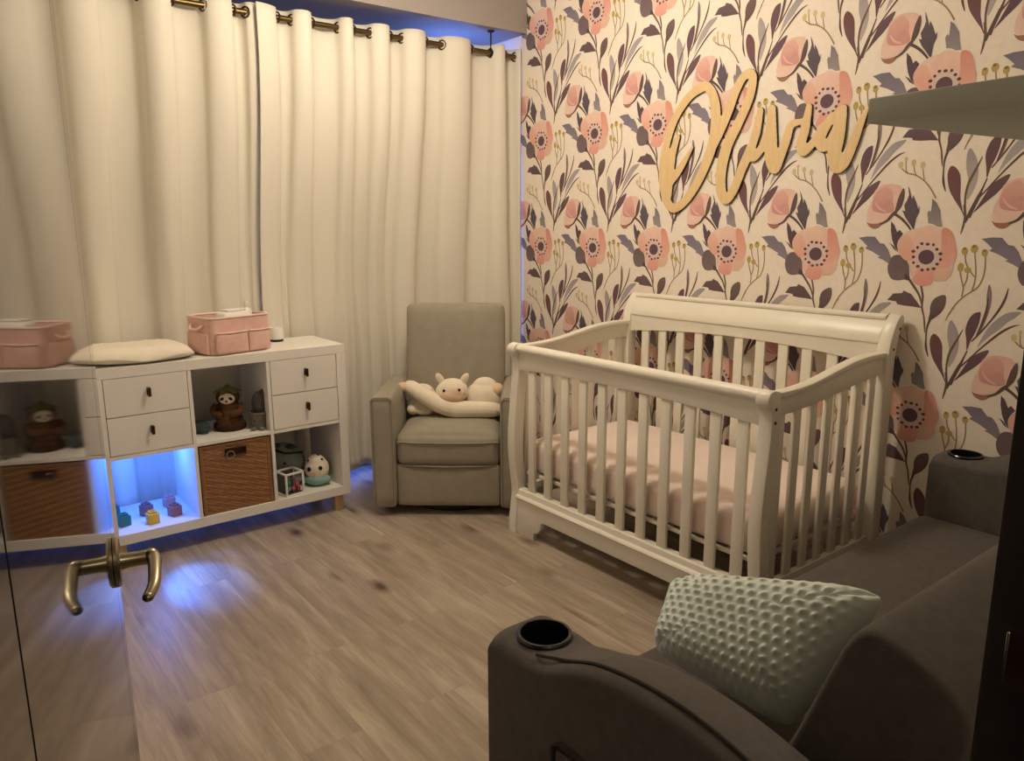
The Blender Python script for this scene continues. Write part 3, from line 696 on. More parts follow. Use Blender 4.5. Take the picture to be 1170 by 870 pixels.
for k in range(6):
    a = 2 * pi * k / 6 + .3
    e = Matrix.Rotation(a, 3, 'Z') @ Matrix.Rotation(.35, 3, 'Y')
    t = NB(); ell(t, (.036, 0, 0), (.036, .019, .006), n=16)
    for v in t.verts: v.co = e @ v.co + Vector((0, 0, .203))
    merge(b, t)
ell(b, (0, 0, .203), (.014, .014, .012)); fused('leaf_hat', b, M['leafg'], sl, .003, 1)

ca = empty('cactus_toy', (-1.688, .035, zT), radians(-30), 'grey plush cactus in a pale pot beside the sloth toy', 'plush toy')
b = NB(); lathe(b, [(0, 0), (.034, 0), (.041, .07), (.044, .072), (.044, .084), (.038, .084), (.036, .076), (0, .076)], 26); pot = put('pot', b, M['greyp'], ca)
b = NB(); ell(b, (.004, 0, .122), (.034, .03, .06)); ell(b, (.027, 0, .165), (.02, .018, .03)); fused('cactus_body', b, M['greyd'], ca, .004, 2)
for s in (-1, 1):
    b = NB(); ell(b, (s * .02, -.042, .008), (.014, .018, .009)); put('foot', b, M['greyp'], ca)
face_eyes(ca, [(-.014, -.041, .045), (.014, -.041, .045)], .003)

dp = empty('plush_toy', (-1.937, .13, zT), radians(-35), 'dark teal plush toy lying in the shadow left of the sloth', 'plush toy')
b = NB(); ell(b, (0, 0, .030), (.045, .038, .030)); ell(b, (.032, -.022, .026), (.026, .024, .024)); ell(b, (-.042, .01, .03), (.014, .028, .012)); fused('body', b, M['teald'], dp, .004, 2)
face_eyes(dp, [(.045, -.041, .033), (.055, -.028, .033)], .003)

wh = empty('whale_toy', (-1.530, .195, CZ0 + T), radians(-32), 'large blue grey plush toy behind the activity cube', 'plush toy')
b = NB(); ell(b, (0, 0, .105), (.115, .10, .105)); ell(b, (.02, -.02, .035), (.10, .085, .034)); ell(b, (-.09, .0, .17), (.03, .02, .03)); fused('body', b, M['blueg'], wh, .006, 2)
b = NB(); ell(b, (.05, -.03, .198), (.03, .02, .012)); ell(b, (-.02, -.03, .203), (.022, .02, .014)); fused('ear', b, M['teald'], wh, .004, 1)
b = NB(); tube(b, catmull([(-.02, -.06, .19), (.03, -.075, .178), (.085, -.05, .172), (.105, -.02, .165)], 5), .006, 8); put('strap', b, M['black'], wh)
face_eyes(wh, [(-.045, -.088, .13), (.03, -.095, .13)], .006)

ow = empty('bird_toy', (-1.405, .06, CZ0 + T), radians(-36), 'round white spotted plush toy with mint belly at the right of the lower shelf', 'plush toy')
b = NB(); ell(b, (0, 0, .085), (.062, .056, .068)); ell(b, (0, -.005, .125), (.045, .042, .035)); fused('body', b, M['cream'], ow, .004, 2)
b = NB(); ell(b, (0, -.006, .034), (.064, .058, .034)); ell(b, (.054, -.012, .03), (.018, .026, .018)); ell(b, (-.054, -.012, .03), (.018, .026, .018)); fused('belly', b, M['mint'], ow, .004, 2)
for p in [(-.026, -.052, .095), (.030, -.050, .100)]:
    b = NB(); ell(b, p, (.010, .006, .012)); put('eye', b, M['eye'], ow)
for p in [(-.034, -.03, .135), (.034, -.026, .14), (.012, -.012, .158)]:
    b = NB(); ell(b, p, (.006, .006, .006)); put('spot', b, M['greyd'], ow)
b = NB(); ell(b, (.002, -.061, .078), (.006, .007, .005)); put('beak', b, M['yellow'], ow)

ac = empty('activity_cube', (-1.568, .012, CZ0 + T), radians(10), 'small white framed activity cube with green and magenta beads', 'toy')
s = .092; b = NB()
for x in (-s / 2, s / 2):
    for y in (-s / 2, s / 2): box(b, (x - .005, y - .005, 0), (x + .005, y + .005, .118), .002, 1)
for z in (.005, .113):
    for q in (-s / 2, s / 2): box(b, (-s / 2, q - .005, z - .005), (s / 2, q + .005, z + .005), .002, 1); box(b, (q - .005, -s / 2, z - .005), (q + .005, s / 2, z + .005), .002, 1)
put('cube_frame', b, M['plastic'], ac)
b = NB(); box(b, (-.042, -.042, .004), (.042, .042, .012)); box(b, (-.042, .034, .012), (.042, .042, .108)); put('cube_panel', b, M['greyd'], ac)
for k, (x, y, z, m) in enumerate(((-.026, -.03, .035, 'greenb'), (-.026, -.03, .063, 'teal'), (-.028, -.03, .088, 'greenb'), (.002, -.026, .03, 'magenta'), (.02, -.03, .05, 'magenta'), (.012, -.028, .08, 'mauve'), (.03, -.024, .026, 'magenta'))):
    b = NB(); ell(b, (x, y, z), (.013, .012, .0145), n=14); put('bead', b, M[m], ac)

# ---- on top of the cabinet
TZ = top_z
def changing_pad():
    o = empty('changing_pad', (-2.190, .115, TZ), radians(3), 'thick cream quilted changing pad on the left of the cabinet top', 'changing pad')
    bm = bmesh.new(); nx, ny = 46, 26; top, bot = [], []
    for i in range(nx + 1):
        u = -1 + 2 * i / nx; rt_, rb = [], []
        for j in range(ny + 1):
            v = -1 + 2 * j / ny
            # squircle outline
            x, y = u, v
            k = max(abs(u), abs(v)); l = (abs(u) ** 5 + abs(v) ** 5) ** .2 or 1
            if k > 0: x, y = u * k / l, v * k / l
            e = 1 - k ** 9
            X, Y = x * .230, y * .17 - .02 * (x < 0) * x
            lift = .012 * max(0, -x) ** 2 + .008 * sin(5 * x + 2 * y) * (1 - e) * (y < 0)
            q = .0025 * abs(sin(13 * (x + .7 * y))) * abs(sin(13 * (x - .7 * y)))
            rt_.append(bm.verts.new((X, Y, .024 + .042 * e + lift + q * e)))
            rb.append(bm.verts.new((X, Y, .020 - .018 * e + lift * .9)))
        top.append(rt_); bot.append(rb)
    for g, fl in ((top, 0), (bot, 1)):
        for i in range(nx):
            for j in range(ny):
                q = [g[i][j], g[i + 1][j], g[i + 1][j + 1], g[i][j + 1]]; bm.faces.new(q[::-1] if fl else q)
    rim = [(i, 0) for i in range(nx + 1)] + [(nx, j) for j in range(1, ny + 1)] + [(i, ny) for i in range(nx - 1, -1, -1)] + [(0, j) for j in range(ny - 1, 0, -1)]
    for a, c in zip(rim, rim[1:] + rim[:1]): bm.faces.new([top[a[0]][a[1]], bot[a[0]][a[1]], bot[c[0]][c[1]], top[c[0]][c[1]]])
    put('pad_cover', bm, M['quilt'], o, angle=180)
changing_pad()
def bin_():
    o = empty('storage_bin', (-1.775, .105, TZ), radians(13), 'pink quilted fabric storage bin with pockets on the cabinet top', 'storage bin')
    W, D_, H_ = .30, .225, .165
    def ring(w, d, z, r, n=6):
        out = []
        for sx, sy, a0 in ((1, -1, -pi / 2), (1, 1, 0), (-1, 1, pi / 2), (-1, -1, pi)):
            for k in range(n): a = a0 + pi / 2 * k / (n - 1); out.append((sx * (w / 2 - r) + r * cos(a), sy * (d / 2 - r) + r * sin(a), z))
        return out
    bm = bmesh.new(); prof = [(.94, 0), (.98, .01), (1.0, .04), (1.005, .09), (1.0, .13), (1.0, H_), (.965, H_), (.96, .1), (.93, .012)]
    rings = [[bm.verts.new(p) for p in ring(W * s, D_ * s, z, .03)] for s, z in prof]
    for a, c in zip(rings, rings[1:]):
        for k in range(len(a)): bm.faces.new([a[k], a[(k + 1) % len(a)], c[(k + 1) % len(a)], c[k]])
    bm.faces.new(rings[0][::-1]); bm.faces.new(rings[-1])
    put('bin_body', bm, M['pink'], o)
    b = NB(); tube(b, ring(W * .985, D_ * .985, H_ + .002, .03) + [ring(W * .985, D_ * .985, H_ + .002, .03)[0]], .0055, 8); put('rim', b, M['pinkt'], o)
    # front pockets
    for x0, x1 in ((-.135, .022), (.026, .135)):
        b = NB(); softbox(b, (x0, -D_ / 2 - .014, .006), (x1, -D_ / 2 + .002, .102), .006, (0, .004, 0), 6); p = put('pocket', b, M['pink'], o)
        b = NB(); tube(b, [(x0 + .003, -D_ / 2 - .015, .102), ((x0 + x1) / 2, -D_ / 2 - .018, .100), (x1 - .003, -D_ / 2 - .015, .102)], .0035, 8); put('pocket_trim', b, M['pinkt'], p)
    b = NB(); softbox(b, (-W / 2 - .012, -.085, .006), (-W / 2 + .002, .085, .10), .005, (.003, 0, 0), 6); put('pocket', b, M['pink'], o)
    b = NB(); tube(b, catmull([(-W / 2 - .004, -.05, .135), (-W / 2 - .022, -.03, .118), (-W / 2 - .022, .03, .118), (-W / 2 - .004, .05, .135)], 4), .006, 8); put('handle', b, M['pinkt'], o)
    b = NB(); tube(b, catmull([(W / 2 + .004, -.05, .135), (W / 2 + .022, -.03, .118), (W / 2 + .022, .03, .118), (W / 2 + .004, .05, .135)], 4), .006, 8); put('handle', b, M['pinkt'], o)
bin_()
wp = empty('wipes_pack', (-1.755, .09, TZ + .014), radians(20), 'white wipes pack sticking up inside the pink bin', 'wipes pack')
b = NB(); softbox(b, (-.075, -.04, 0), (.075, .04, .168), .018, (.004, .006, .004), 8); put('pack_body', b, M['plastic'], wp)
b = NB(); softbox(b, (-.05, -.028, .170), (.05, .028, .180), .004, (0, 0, .002), 5); put('pack_lid', b, M['plastic'], wp)
bo = empty('lotion_bottle', (-1.668, .162, TZ + .014), 0, 'white lotion bottle with rounded cap inside the pink bin', 'bottle')
b = NB(); lathe(b, [(0, 0), (.022, 0), (.024, .01), (.024, .155), (.018, .17), (.009, .176), (.009, .184), (0, .184)], 20); put('bottle_body', b, M['plastic'], bo)
b = NB(); lathe(b, [(0, .184), (.010, .184), (.012, .19), (.012, .20), (.008, .208), (0, .21)], 18); put('cap', b, M['plastic'], bo)
sm = empty('sound_machine', (-1.50, .245, TZ), 0, 'small white sound machine with a black base behind the pink bin', 'sound machine')
b = NB(); lathe(b, [(0, .012), (.032, .012), (.034, .02), (.034, .062), (.03, .07), (0, .072)], 26); put('housing', b, M['plastic'], sm)
b = NB(); lathe(b, [(0, 0), (.031, 0), (.033, .004), (.033, .012), (0, .012)], 26); put('base', b, M['black'], sm)

# ------------------------------------------------------------------ armchair
CHA = -radians(39.5)
ch = empty('armchair', (-1.233, -.213, 0), CHA, 'taupe fabric recliner armchair standing in the corner by the crib', 'armchair')
CWD = .75
for x0 in (0, CWD - .115):
    b = NB(); softbox(b, (x0, .0, .045), (x0 + .115, .57, .615), .022, (.004, .006, .006), 10); a = put('arm', b, M['chair'], ch)
    b = NB(); e = .004
    pts = [(x0 + .006, -e, .06), (x0 + .006, -e, .596), (x0 + .02, -e, .611), (x0 + .095, -e, .611), (x0 + .109, -e, .596), (x0 + .109, -e, .06)]
    tube(b, pts, .0035, 8); put('piping', b, M['chair'], a)
b = NB(); softbox(b, (.118, .02, .05), (CWD - .118, .075, .262), .014, (0, .006, 0), 8); put('footrest', b, M['chair'], ch)
b = NB(); softbox(b, (.117, .012, .255), (CWD - .117, .50, .425), .04, (0, .012, .03), 12); seat = put('seat_cushion', b, M['chair'], ch)
for z, y in ((.262, .016), (.385, .002)):
    b = NB(); tube(b, [(.125, y + .012, z), (.2, y - .002, z - .001), (CWD / 2, y - .008, z - .002), (CWD - .2, y - .002, z - .001), (CWD - .125, y + .012, z)], .0042, 8); put('piping', b, M['chair'], seat)
b = NB(); R = Matrix.Translation((0, .39, .36)) @ Matrix.Rotation(radians(-8), 4, 'X')
softbox(b, (.112, 0, 0), (CWD - .112, .15, .668), .03, (.003, .016, .004), 12, M4=R); put('backrest', b, M['chair'], ch)
b = NB(); box(b, (.119, .08, .06), (CWD - .119, .55, .26), .01); put('seat_box', b, M['chair'], ch)
b = NB(); lathe(b, [(0, 0), (.27, 0), (.275, .008), (.27, .03), (.06, .036), (.05, .06), (0, .06)], 36, (CWD / 2, .36, 0)); put('swivel_base', b, M['black'], ch)

# lamb comforter on the seat
lam = empty('plush_lamb', (-1.233 + .375 * cos(CHA) - .30 * sin(CHA), -.213 + .375 * sin(CHA) + .30 * cos(CHA), .452), CHA, 'cream plush lamb pillow with crossed floppy legs on the armchair seat', 'plush toy')
b = NB()
ell(b, (-.11, .035, .055), (.135, .06, .058)); ell(b, (.155, .035, .085), (.105, .068, .085)); ell(b, (0, .05, .05), (.16, .055, .055))
ell(b, (.165, .045, .135), (.07, .05, .06)); ell(b, (-.165, .04, .095), (.07, .05, .065))
ell(b, (-.21, .0, .030), (.035, .04, .028)); ell(b, (.235, -.005, .028), (.03, .036, .028)); ell(b, (-.15, -.008, .022), (.05, .035, .022))
fused('body', b, M['cream'], lam, .006, 3)
b = NB(); pts = catmull([(-.225, .005, .150), (-.16, -.03, .118), (-.08, -.05, .075), (.0, -.058, .048), (.09, -.052, .042), (.17, -.04, .038), (.225, -.03, .035)], 4)
tube(b, pts, [.038 + .008 * sin(pi * i / (len(pts) - 1)) for i in range(len(pts))], 14); ell(b, pts[0], (.034,) * 3); ell(b, pts[-1], (.033,) * 3)
fused('crossed_leg', b, M['cream'], lam, .005, 2)
b = NB(); ell(b, (-.002, -.025, .130), (.086, .05, .062)); ell(b, (0, -.012, .147), (.078, .05, .052)); head = fused('head', b, M['cream'], lam, .004, 2)
b = NB(); ell(b, (0, -.058, .112), (.066, .030, .038)); ell(b, (.016, -.062, .128), (.05, .022, .034)); fused('muzzle', b, M['peach'], lam, .004, 2)
for s_ in (-1, 1):
    b = NB(); ell(b, (s_ * .064, -.014, .196), (.019, .011, .034), Matrix.Rotation(s_ * .55, 3, 'Y').to_euler()); put('ear', b, M['cream'], lam)
    b = NB(); ell(b, (.002 + s_ * .040, -.072 - (.006 if s_ > 0 else 0), .148 + s_ * .003), (.007, .006, .0075)); put('eye', b, M['eye'], lam)
b = NB(); ell(b, (-.255, -.005, .150), (.042, .03, .026)); ell(b, (-.282, -.012, .132), (.02, .024, .022)); fused('hoof', b, M['peach'], lam, .004, 2)
b = NB(); ell(b, (.235, .015, .135), (.03, .032, .034)); fused('hoof', b, M['peach'], lam, .004, 2)

# ------------------------------------------------------------------ crib
KX0, KX1 = -.81, -.005; KY0, KY1 = -2.13, -.77
crib = empty('crib', ((KX0 + KX1) / 2, (KY0 + KY1) / 2, 0), 0, 'white slatted baby crib with curved sleigh headboard against the floral wall', 'crib')
ox, oy = crib.location.x, crib.location.y
def kb(name, bm, parent=crib, m='crib', **kw):
    for v in bm.verts: v.co -= Vector((ox, oy, 0))
    return put(name, bm, M[m], parent, **kw)
def s_post(front):
    """outline in x,z of the S-curved post"""
    o = [(0, 0), (0, .06), (.012, .16), (.016, .21), (.006, .29), (-.004, .40), (-.004, .50), (.006, .62), (.018, .74), (.020, .82), (.010, .845), (-.004, .862), (-.006, .885), (.006, .902), (.03, .907)]
    i = [(.058, .90), (.066, .86), (.068, .74), (.060, .62), (.052, .48), (.052, .38), (.060, .28), (.068, .20), (.068, .12), (.062, .05), (.06, 0)]
    return [(KX0 + x, z) for x, z in catmull(o, 3) + catmull(i, 3)]
for y0 in (KY0, KY1 - .05):
    b = NB(); prism(b, s_post(True), 'y', y0, y0 + .05, .004); p = kb('front_post', b)
    if y0 == KY0:
        for z in (.80, .845):
            t = NB(); lathe_y(t, [(0, -.0015), (.0055, -.0015), (.0055, .002), (0, .002)], (KX0 + .037, KY0, z), 12); kb('bolt', t, p, 'bronze')
# rear posts sweep up and roll back at the top
def rear_profile():
    f = [(KX1 - .062, 0), (KX1 - .062, .30), (KX1 - .066, .60), (KX1 - .070, .85), (KX1 - .066, .93), (KX1 - .052, 1.00), (KX1 - .028, 1.055), (KX1 - .002, 1.085), (KX1 + .018, 1.092)]
    r = [(KX1 + .032, 1.082), (KX1 + .034, 1.062), (KX1 + .022, 1.048), (KX1 + .008, 1.02), (KX1 - .006, .96), (KX1 - .012, .88), (KX1 - .006, .60), (KX1 - .002, .30), (KX1, 0)]
    return catmull(f, 3) + catmull(r, 3)
for y0 in (KY0 - .004, KY1 - .046):
    b = NB(); prism(b, rear_profile(), 'y', y0, y0 + .05, .005); p = kb('rear_post', b)
    if y0 < -2:
        for z, x in ((1.04, KX1 + .004), (.965, KX1 - .03)):
            t = NB(); lathe_y(t, [(0, -.0015), (.0055, -.0015), (.0055, .002), (0, .002)], (x, y0, z), 12); kb('bolt', t, p, 'bronze')
# headboard: curved panel with a moulded line and a top cap
def headboard():
    bm = bmesh.new(); ya, yb = KY0 + .044, KY1 - .044; n = 40
    sec = [(.0, -.048), (.06, -.048), (.082, -.049), (.084, -.054), (.090, -.055), (.12, -.046), (.15, -.028), (.168, -.012), (.172, -.018), (.180, -.019), (.186, -.010), (.190, .004), (.186, .018), (.176, .026), (.150, .010), (.12, -.008), (.08, -.022), (.0, -.024)]
    rows = []
    for i in range(n + 1):
        t = i / n; y = ya + (yb - ya) * t
        arch = .036 * (1 - (2 * t - 1) ** 2)
        row = []
        for z, x in sec:
            zz = .902 + z + arch * max(0, 1 - z / .07)
            row.append(bm.verts.new((KX1 + x, y, zz)))
        rows.append(row)
    m = len(sec)
    for a, c in zip(rows, rows[1:]):
        for k in range(m): bm.faces.new([a[k], a[(k + 1) % m], c[(k + 1) % m], c[k]])
    bm.faces.new(rows[0]); bm.faces.new(rows[-1][::-1])
    return bm
kb('headboard', headboard(), angle=30)
b = NB(); box(b, (KX1 - .048, KY0 + .044, .13), (KX1 - .022, KY1 - .044, .22), .004); kb('rear_rail', b)
NS = 11
for i in range(NS):
    y = -.905 - i * .1105
    b = NB(); box(b, (KX1 - .043, y - .023, .21), (KX1 - .029, y + .023, .955), .003); kb('slat', b)
# front rail
b = NB(); ya, yb = KY0 + .045, KY1 - .045
n = 24; pr = [(KY0 + .045 + (yb - ya) * i / n, .783 + .02 * (1 - (2 * i / n - 1) ** 2)) for i in range(n + 1)]
prism(b, pr + [(yb, .862), (ya, .862)], 'x', KX0 + .026, KX0 + .052, .002); kb('front_rail', b)
b = NB(); t = NB(); prof = [(.024 * cos(a) * 1.05, .022 * sin(a)) for a in [2 * pi * k / 18 for k in range(18)]]
prism(b, [(KX0 + .033 + p[0], .882 + p[1]) for p in prof], 'y', ya - .002, yb + .002, 0); kb('front_cap', b)
for i in range(NS):
    y = -.899 - i * .1114
    b = NB(); box(b, (KX0 + .031, y - .022, .20), (KX0 + .046, y + .022, .80), .003); kb('slat', b)
# apron with feet and a moulding ledge
b = NB()
foot = [(KY1 - .045, .0), (KY1 - .165, .0), (KY1 - .168, .035)] + [(KY1 - .168 - .05 * sin(a), .035 + .06 * (1 - cos(a))) for a in (.4, .8, 1.2, 1.57)] + [(KY1 - .235, .104)]
mir = [(KY0 + KY1 - y, z) for y, z in foot[::-1]]
prism(b, [(KY1 - .045, .185)] + foot + mir + [(KY0 + .045, .185)], 'x', KX0 + .014, KX0 + .04, .002); kb('apron', b)
b = NB(); prism(b, [(KX0 + .006, .176), (KX0 + .004, .182), (KX0 + .008, .188), (KX0 + .018, .194), (KX0 + .022, .215), (KX0 + .026, .219), (KX0 + .056, .219), (KX0 + .056, .176)], 'y', KY0 + .045, KY1 - .045, 0); kb('apron_moulding', b, angle=25)
# side panels with swept rails
for side, y0 in (('n', KY0 + .012), ('f', KY1 - .038)):
    topc = [(KX0 + .055, .884), (KX0 + .14, .884), (KX0 + .26, .892), (KX0 + .40, .915), (KX0 + .52, .935), (KX0 + .64, .944), (KX1 - .06, .943)]
    botc = [(KX1 - .06, .872), (KX0 + .64, .868), (KX0 + .52, .853), (KX0 + .40, .838), (KX0 + .26, .822), (KX0 + .12, .815), (KX0 + .055, .812)]
    b = NB(); prism(b, catmull(topc, 4) + catmull(botc, 4), 'y', y0, y0 + .026, .003); kb('side_rail', b)
    tc_ = catmull(topc, 4)
    b = NB(); prism(b, [(x, z - .010) for x, z in tc_] + [(x, z + .012) for x, z in tc_[::-1]], 'y', y0 - .008, y0 + .034, .005); kb('side_cap', b)
    b = NB(); box(b, (KX0 + .05, y0, .16), (KX1 - .055, y0 + .026, .225), .003); kb('side_lower_rail', b)
    for i in range(7):
        x = KX0 + .10 + i * .098
        zt = .84 + .04 * (i / 6)
        b = NB(); box(b, (x - .021, y0 + .006, .215), (x + .021, y0 + .020, zt), .003); kb('slat', b)
b = NB()
for y in (KY0 + .06, KY1 - .075): box(b, (KX0 + .07, y, .285), (KX1 - .07, y + .015, .300), .002)
for x in (KX0 + .062, KX1 - .082): box(b, (x, KY0 + .06, .285), (x + .015, KY1 - .06, .300), .002)
for i in range(14): y = KY0 + .10 + i * .088; box(b, (KX0 + .07, y, .289), (KX1 - .07, y + .006, .296))
kb('mattress_frame', b)
mt = empty('crib_mattress', (ox, oy, .300), 0, 'crib mattress in a pale pink fitted sheet inside the white crib', 'mattress')
b = NB(); softbox(b, (-.335, -.618, .0), (.318, .618, .155), .035, (.004, .004, .012), 14); put('fitted_sheet', b, M['sheet'], mt)

# ------------------------------------------------------------------ sofa
SX0, SX1 = -2.08, -.01; SYF, SYB = -2.355, -3.17; AW = .155
so = empty('sofa', ((SX0 + SX1) / 2, (SYF + SYB) / 2, 0), 0, 'charcoal fabric sofa bed with cup holder arms in the foreground', 'sofa')
sxo, syo = so.location.x, so.location.y
def sb(name, bm, parent=so, m='sofa', **kw):
    for v in bm.verts: v.co -= Vector((sxo, syo, 0))
    return put(name, bm, M[m], parent, **kw)
def sofa_arm(x0, x1, inner):
    cx_, cy_ = (x0 + x1) / 2, SYF - .085
    topc = [(SYF, .615), (SYF - .008, .630), (SYF - .03, .636), (SYF - .10, .636), (SYF - .155, .640), (SYF - .21, .668), (SYF - .28, .698), (SYF - .36, .714), (SYF - .45, .718), (SYF - .54, .708), (SYF - .64, .685), (SYF - .74, .655), (SYF - .80, .62)]
    tc_ = catmull(topc, 3)
    bm = bmesh.new(); rows = []; m = 12
    # crowned top: lower toward the seat behind the cup
    for (y, z) in tc_:
        k = max(0, min(1, (SYF - .13 - y) / .12))
        row = [bm.verts.new((x0, y, .05)), bm.verts.new((x0, y, max(.06, z - .034 - (.038 if inner < 0 else 0) * k)))]
        for i in range(m + 1):
            t = i / m; q = 1 - (abs(2 * t - 1)) ** 5
            tilt = (t if inner > 0 else 1 - t)
            row.append(bm.verts.new((x0 + (x1 - x0) * (t + .0 * q), y, z - .022 * (1 - q) - .038 * k * tilt ** 1.5)))
        row += [bm.verts.new((x1, y, max(.06, z - .034 - (.038 if inner > 0 else 0) * k))), bm.verts.new((x1, y, .05))]
        rows.append(row)
    mm = len(rows[0])
    for a, c in zip(rows, rows[1:]):
        for k in range(mm):
            # leave the round hole of the cup open
            vs = [a[k], a[(k + 1) % mm], c[(k + 1) % mm], c[k]]
            bm.faces.new(vs)
    bm.faces.new(rows[0]); bm.faces.new(rows[-1][::-1])
    bmesh.ops.recalc_face_normals(bm, faces=bm.faces[:])
    a = sb('arm', bm, angle=50)
    bv = a.modifiers.new('round', 'BEVEL'); bv.width = .010; bv.segments = 3; bv.limit_method = 'ANGLE'; bv.angle_limit = radians(50)
    ct = NB(); lathe(ct, [(0, -.085), (.0465, -.085), (.0485, .03), (0, .03)], 40, (cx_, cy_, .6345)); cut = sb('cutter', ct)
    bo_ = a.modifiers.new('cup', 'BOOLEAN'); bo_.object = cut; bo_.operation = 'DIFFERENCE'; bo_.solver = 'EXACT'
    bpy.context.view_layer.update(); dg = bpy.context.evaluated_depsgraph_get()
    me_ = bpy.data.meshes.new_from_object(a.evaluated_get(dg)); a.modifiers.clear(); a.data = me_
    bpy.data.objects.remove(cut)
    # cup holder: raised plastic collar with a deep dark well
    b = NB(); lathe(b, [(.049, .0), (.0545, .0), (.0555, .005), (.053, .0085), (.048, .0085), (.0475, .004), (.0472, .0)], 40, (cx_, cy_, .6345)); r = sb('cup_rim', b, a, 'rim')
    b = NB(); lathe(b, [(.0478, .004), (.0462, -.02), (.0445, -.078), (.042, -.083), (0, -.084)], 40, (cx_, cy_, .6345)); sb('cup_well', b, r, 'cup')
    return a
a1 = sofa_arm(SX0, SX0 + AW, 1); a2 = sofa_arm(SX1 - AW, SX1, -1)
# seam along the outer shoulder and stitched pocket on the outer face of the near arm
b = NB(); seam = catmull([(SX0 + .020, SYF - .13, .637), (SX0 + .020, SYF - .21, .664), (SX0 + .020, SYF - .30, .698), (SX0 + .020, SYF - .42, .714), (SX0 + .020, SYF - .54, .706), (SX0 + .020, SYF - .70, .664)], 6)
tube(b, seam, .0032, 6); sb('seam', b, a1, 'sofa_dark')
b = NB(); pk_ = [(SYF - .205, .12), (SYF - .205, .50), (SYF - .225, .514), (SYF - .56, .514), (SYF - .58, .50), (SYF - .58, .12)]
tube(b, [(SX0 - .002, y, z) for y, z in pk_], .006, 8); pc = sb('pocket_piping', b, a1, 'sofa_dark')
b = NB(); softbox(b, (SX0 - .010, SYF - .575, .12), (SX0 + .004, SYF - .215, .500), .006, (.003, 0, 0), 6); sb('pocket', b, a1, 'sofa')
b = NB(); softbox(b, (SX0 + AW + .003, -2.97, .20), (SX1 - AW - .003, SYF + .012, .420), .035, (0, .004, .010), 16); st = sb('seat', b)
b = NB(); softbox(b, (SX0 + AW + .003, -2.97, .045), (SX1 - AW - .003, SYF - .004, .205), .015, (0, .003, 0), 8); sb('seat_base', b)
bk = [(-2.80, .40), (-2.845, .50), (-2.90, .62), (-2.948, .755), (-2.978, .830), (-3.010, .858), (-3.06, .846), (-3.12, .816), (-3.150, .775), (-3.13, .69), (-3.085, .55), (-3.045, .40)]
b = NB(); prism(b, catmull(bk, 3, True), 'x', SX0 + .20, SX1 - .20, .012, 3); sb('backrest', b, angle=45)
b = NB(); box(b, (SX0 + AW + .002, -3.12, .06), (SX1 - AW - .002, -2.96, .40), .02); sb('rear_base', b)
for x in (SX0 + .07, SX1 - .07):
    for y in (SYF - .08, SYB + .12):
        b = NB(); lathe(b, [(0, 0), (.02, 0), (.026, .052), (0, .052)], 16, (x, y, 0)); sb('foot', b, so, 'black')

# dotted pillow
def pillow():
    TL, TR, BL, BR = Vector((-1.60, -2.42, .630)), Vector((-1.48, -2.865, .735)), Vector((-1.745, -2.49, .530)), Vector((-1.70, -2.80, .485))
    c = (TL + TR + BL + BR) / 4
    o = empty('pillow', (c.x, c.y, .43), 0, 'pale mint pillow with raised dots lying on the sofa against its arm', 'pillow')
    nrm = ((TR - BL).cross(TL - BR)).normalized()
    if nrm.dot(CAM - c) < 0: nrm = -nrm
    bm = bmesh.new(); nu, nv = 190, 120; th = .10
    g = {}
    for side in (1, -1):
        for i in range(nu + 1):
            u = i / nu
            for j in range(nv + 1):
                v = j / nv
                pu, pv = 2 * u - 1, 2 * v - 1
                rr = max(abs(pu), abs(pv)); ll = (abs(pu) ** 7 + abs(pv) ** 7) ** (1 / 7) or 1
                pin = (rr / ll) * (1 - .05 * (1 - pv * pv) * pu * pu); pin2 = (rr / ll) * (1 - .04 * (1 - pu * pu) * pv * pv)
                uu, vv = .5 + .5 * pu * pin, .5 + .5 * pv * pin2
                P_ = BL * (1 - uu) * (1 - vv) + BR * uu * (1 - vv) + TL * (1 - uu) * vv + TR * uu * vv
                f = ((1 - pu ** 4) * (1 - pv ** 4))
                h = th * max(f, 0) ** .55 * (1 if side > 0 else .75)
                # dots in staggered rows
                px, py = u * 17, v * 13
                row = math.floor(py); fx = (px + .5 * (row % 2)) % 1 - .5; fy = py - row - .5
                d = math.exp(-((fx / .25) ** 2 + (fy / .27) ** 2))
                edge = min(1, 10 * min(u, 1 - u, v, 1 - v))
                h += .0085 * d * edge
                h += .004 * sin(46 * v + 3 * u) * math.exp(-((u) / .10) ** 2) * edge + .004 * sin(30 * v) * math.exp(-((1 - u) / .06) ** 2) * edge
                if side < 0 and (i in (0, nu) or j in (0, nv)): g[(side, i, j)] = g[(1, i, j)]; continue
                g[(side, i, j)] = bm.verts.new(P_ + nrm * h * side - o.location)
        for i in range(nu):
            for j in range(nv):
                q = [g[(side, i, j)], g[(side, i + 1, j)], g[(side, i + 1, j + 1)], g[(side, i, j + 1)]]
                try: bm.faces.new(q if side > 0 else q[::-1])
                except ValueError: pass
    put('pillow_cover', bm, M['mintp'], o, angle=180)
pillow()

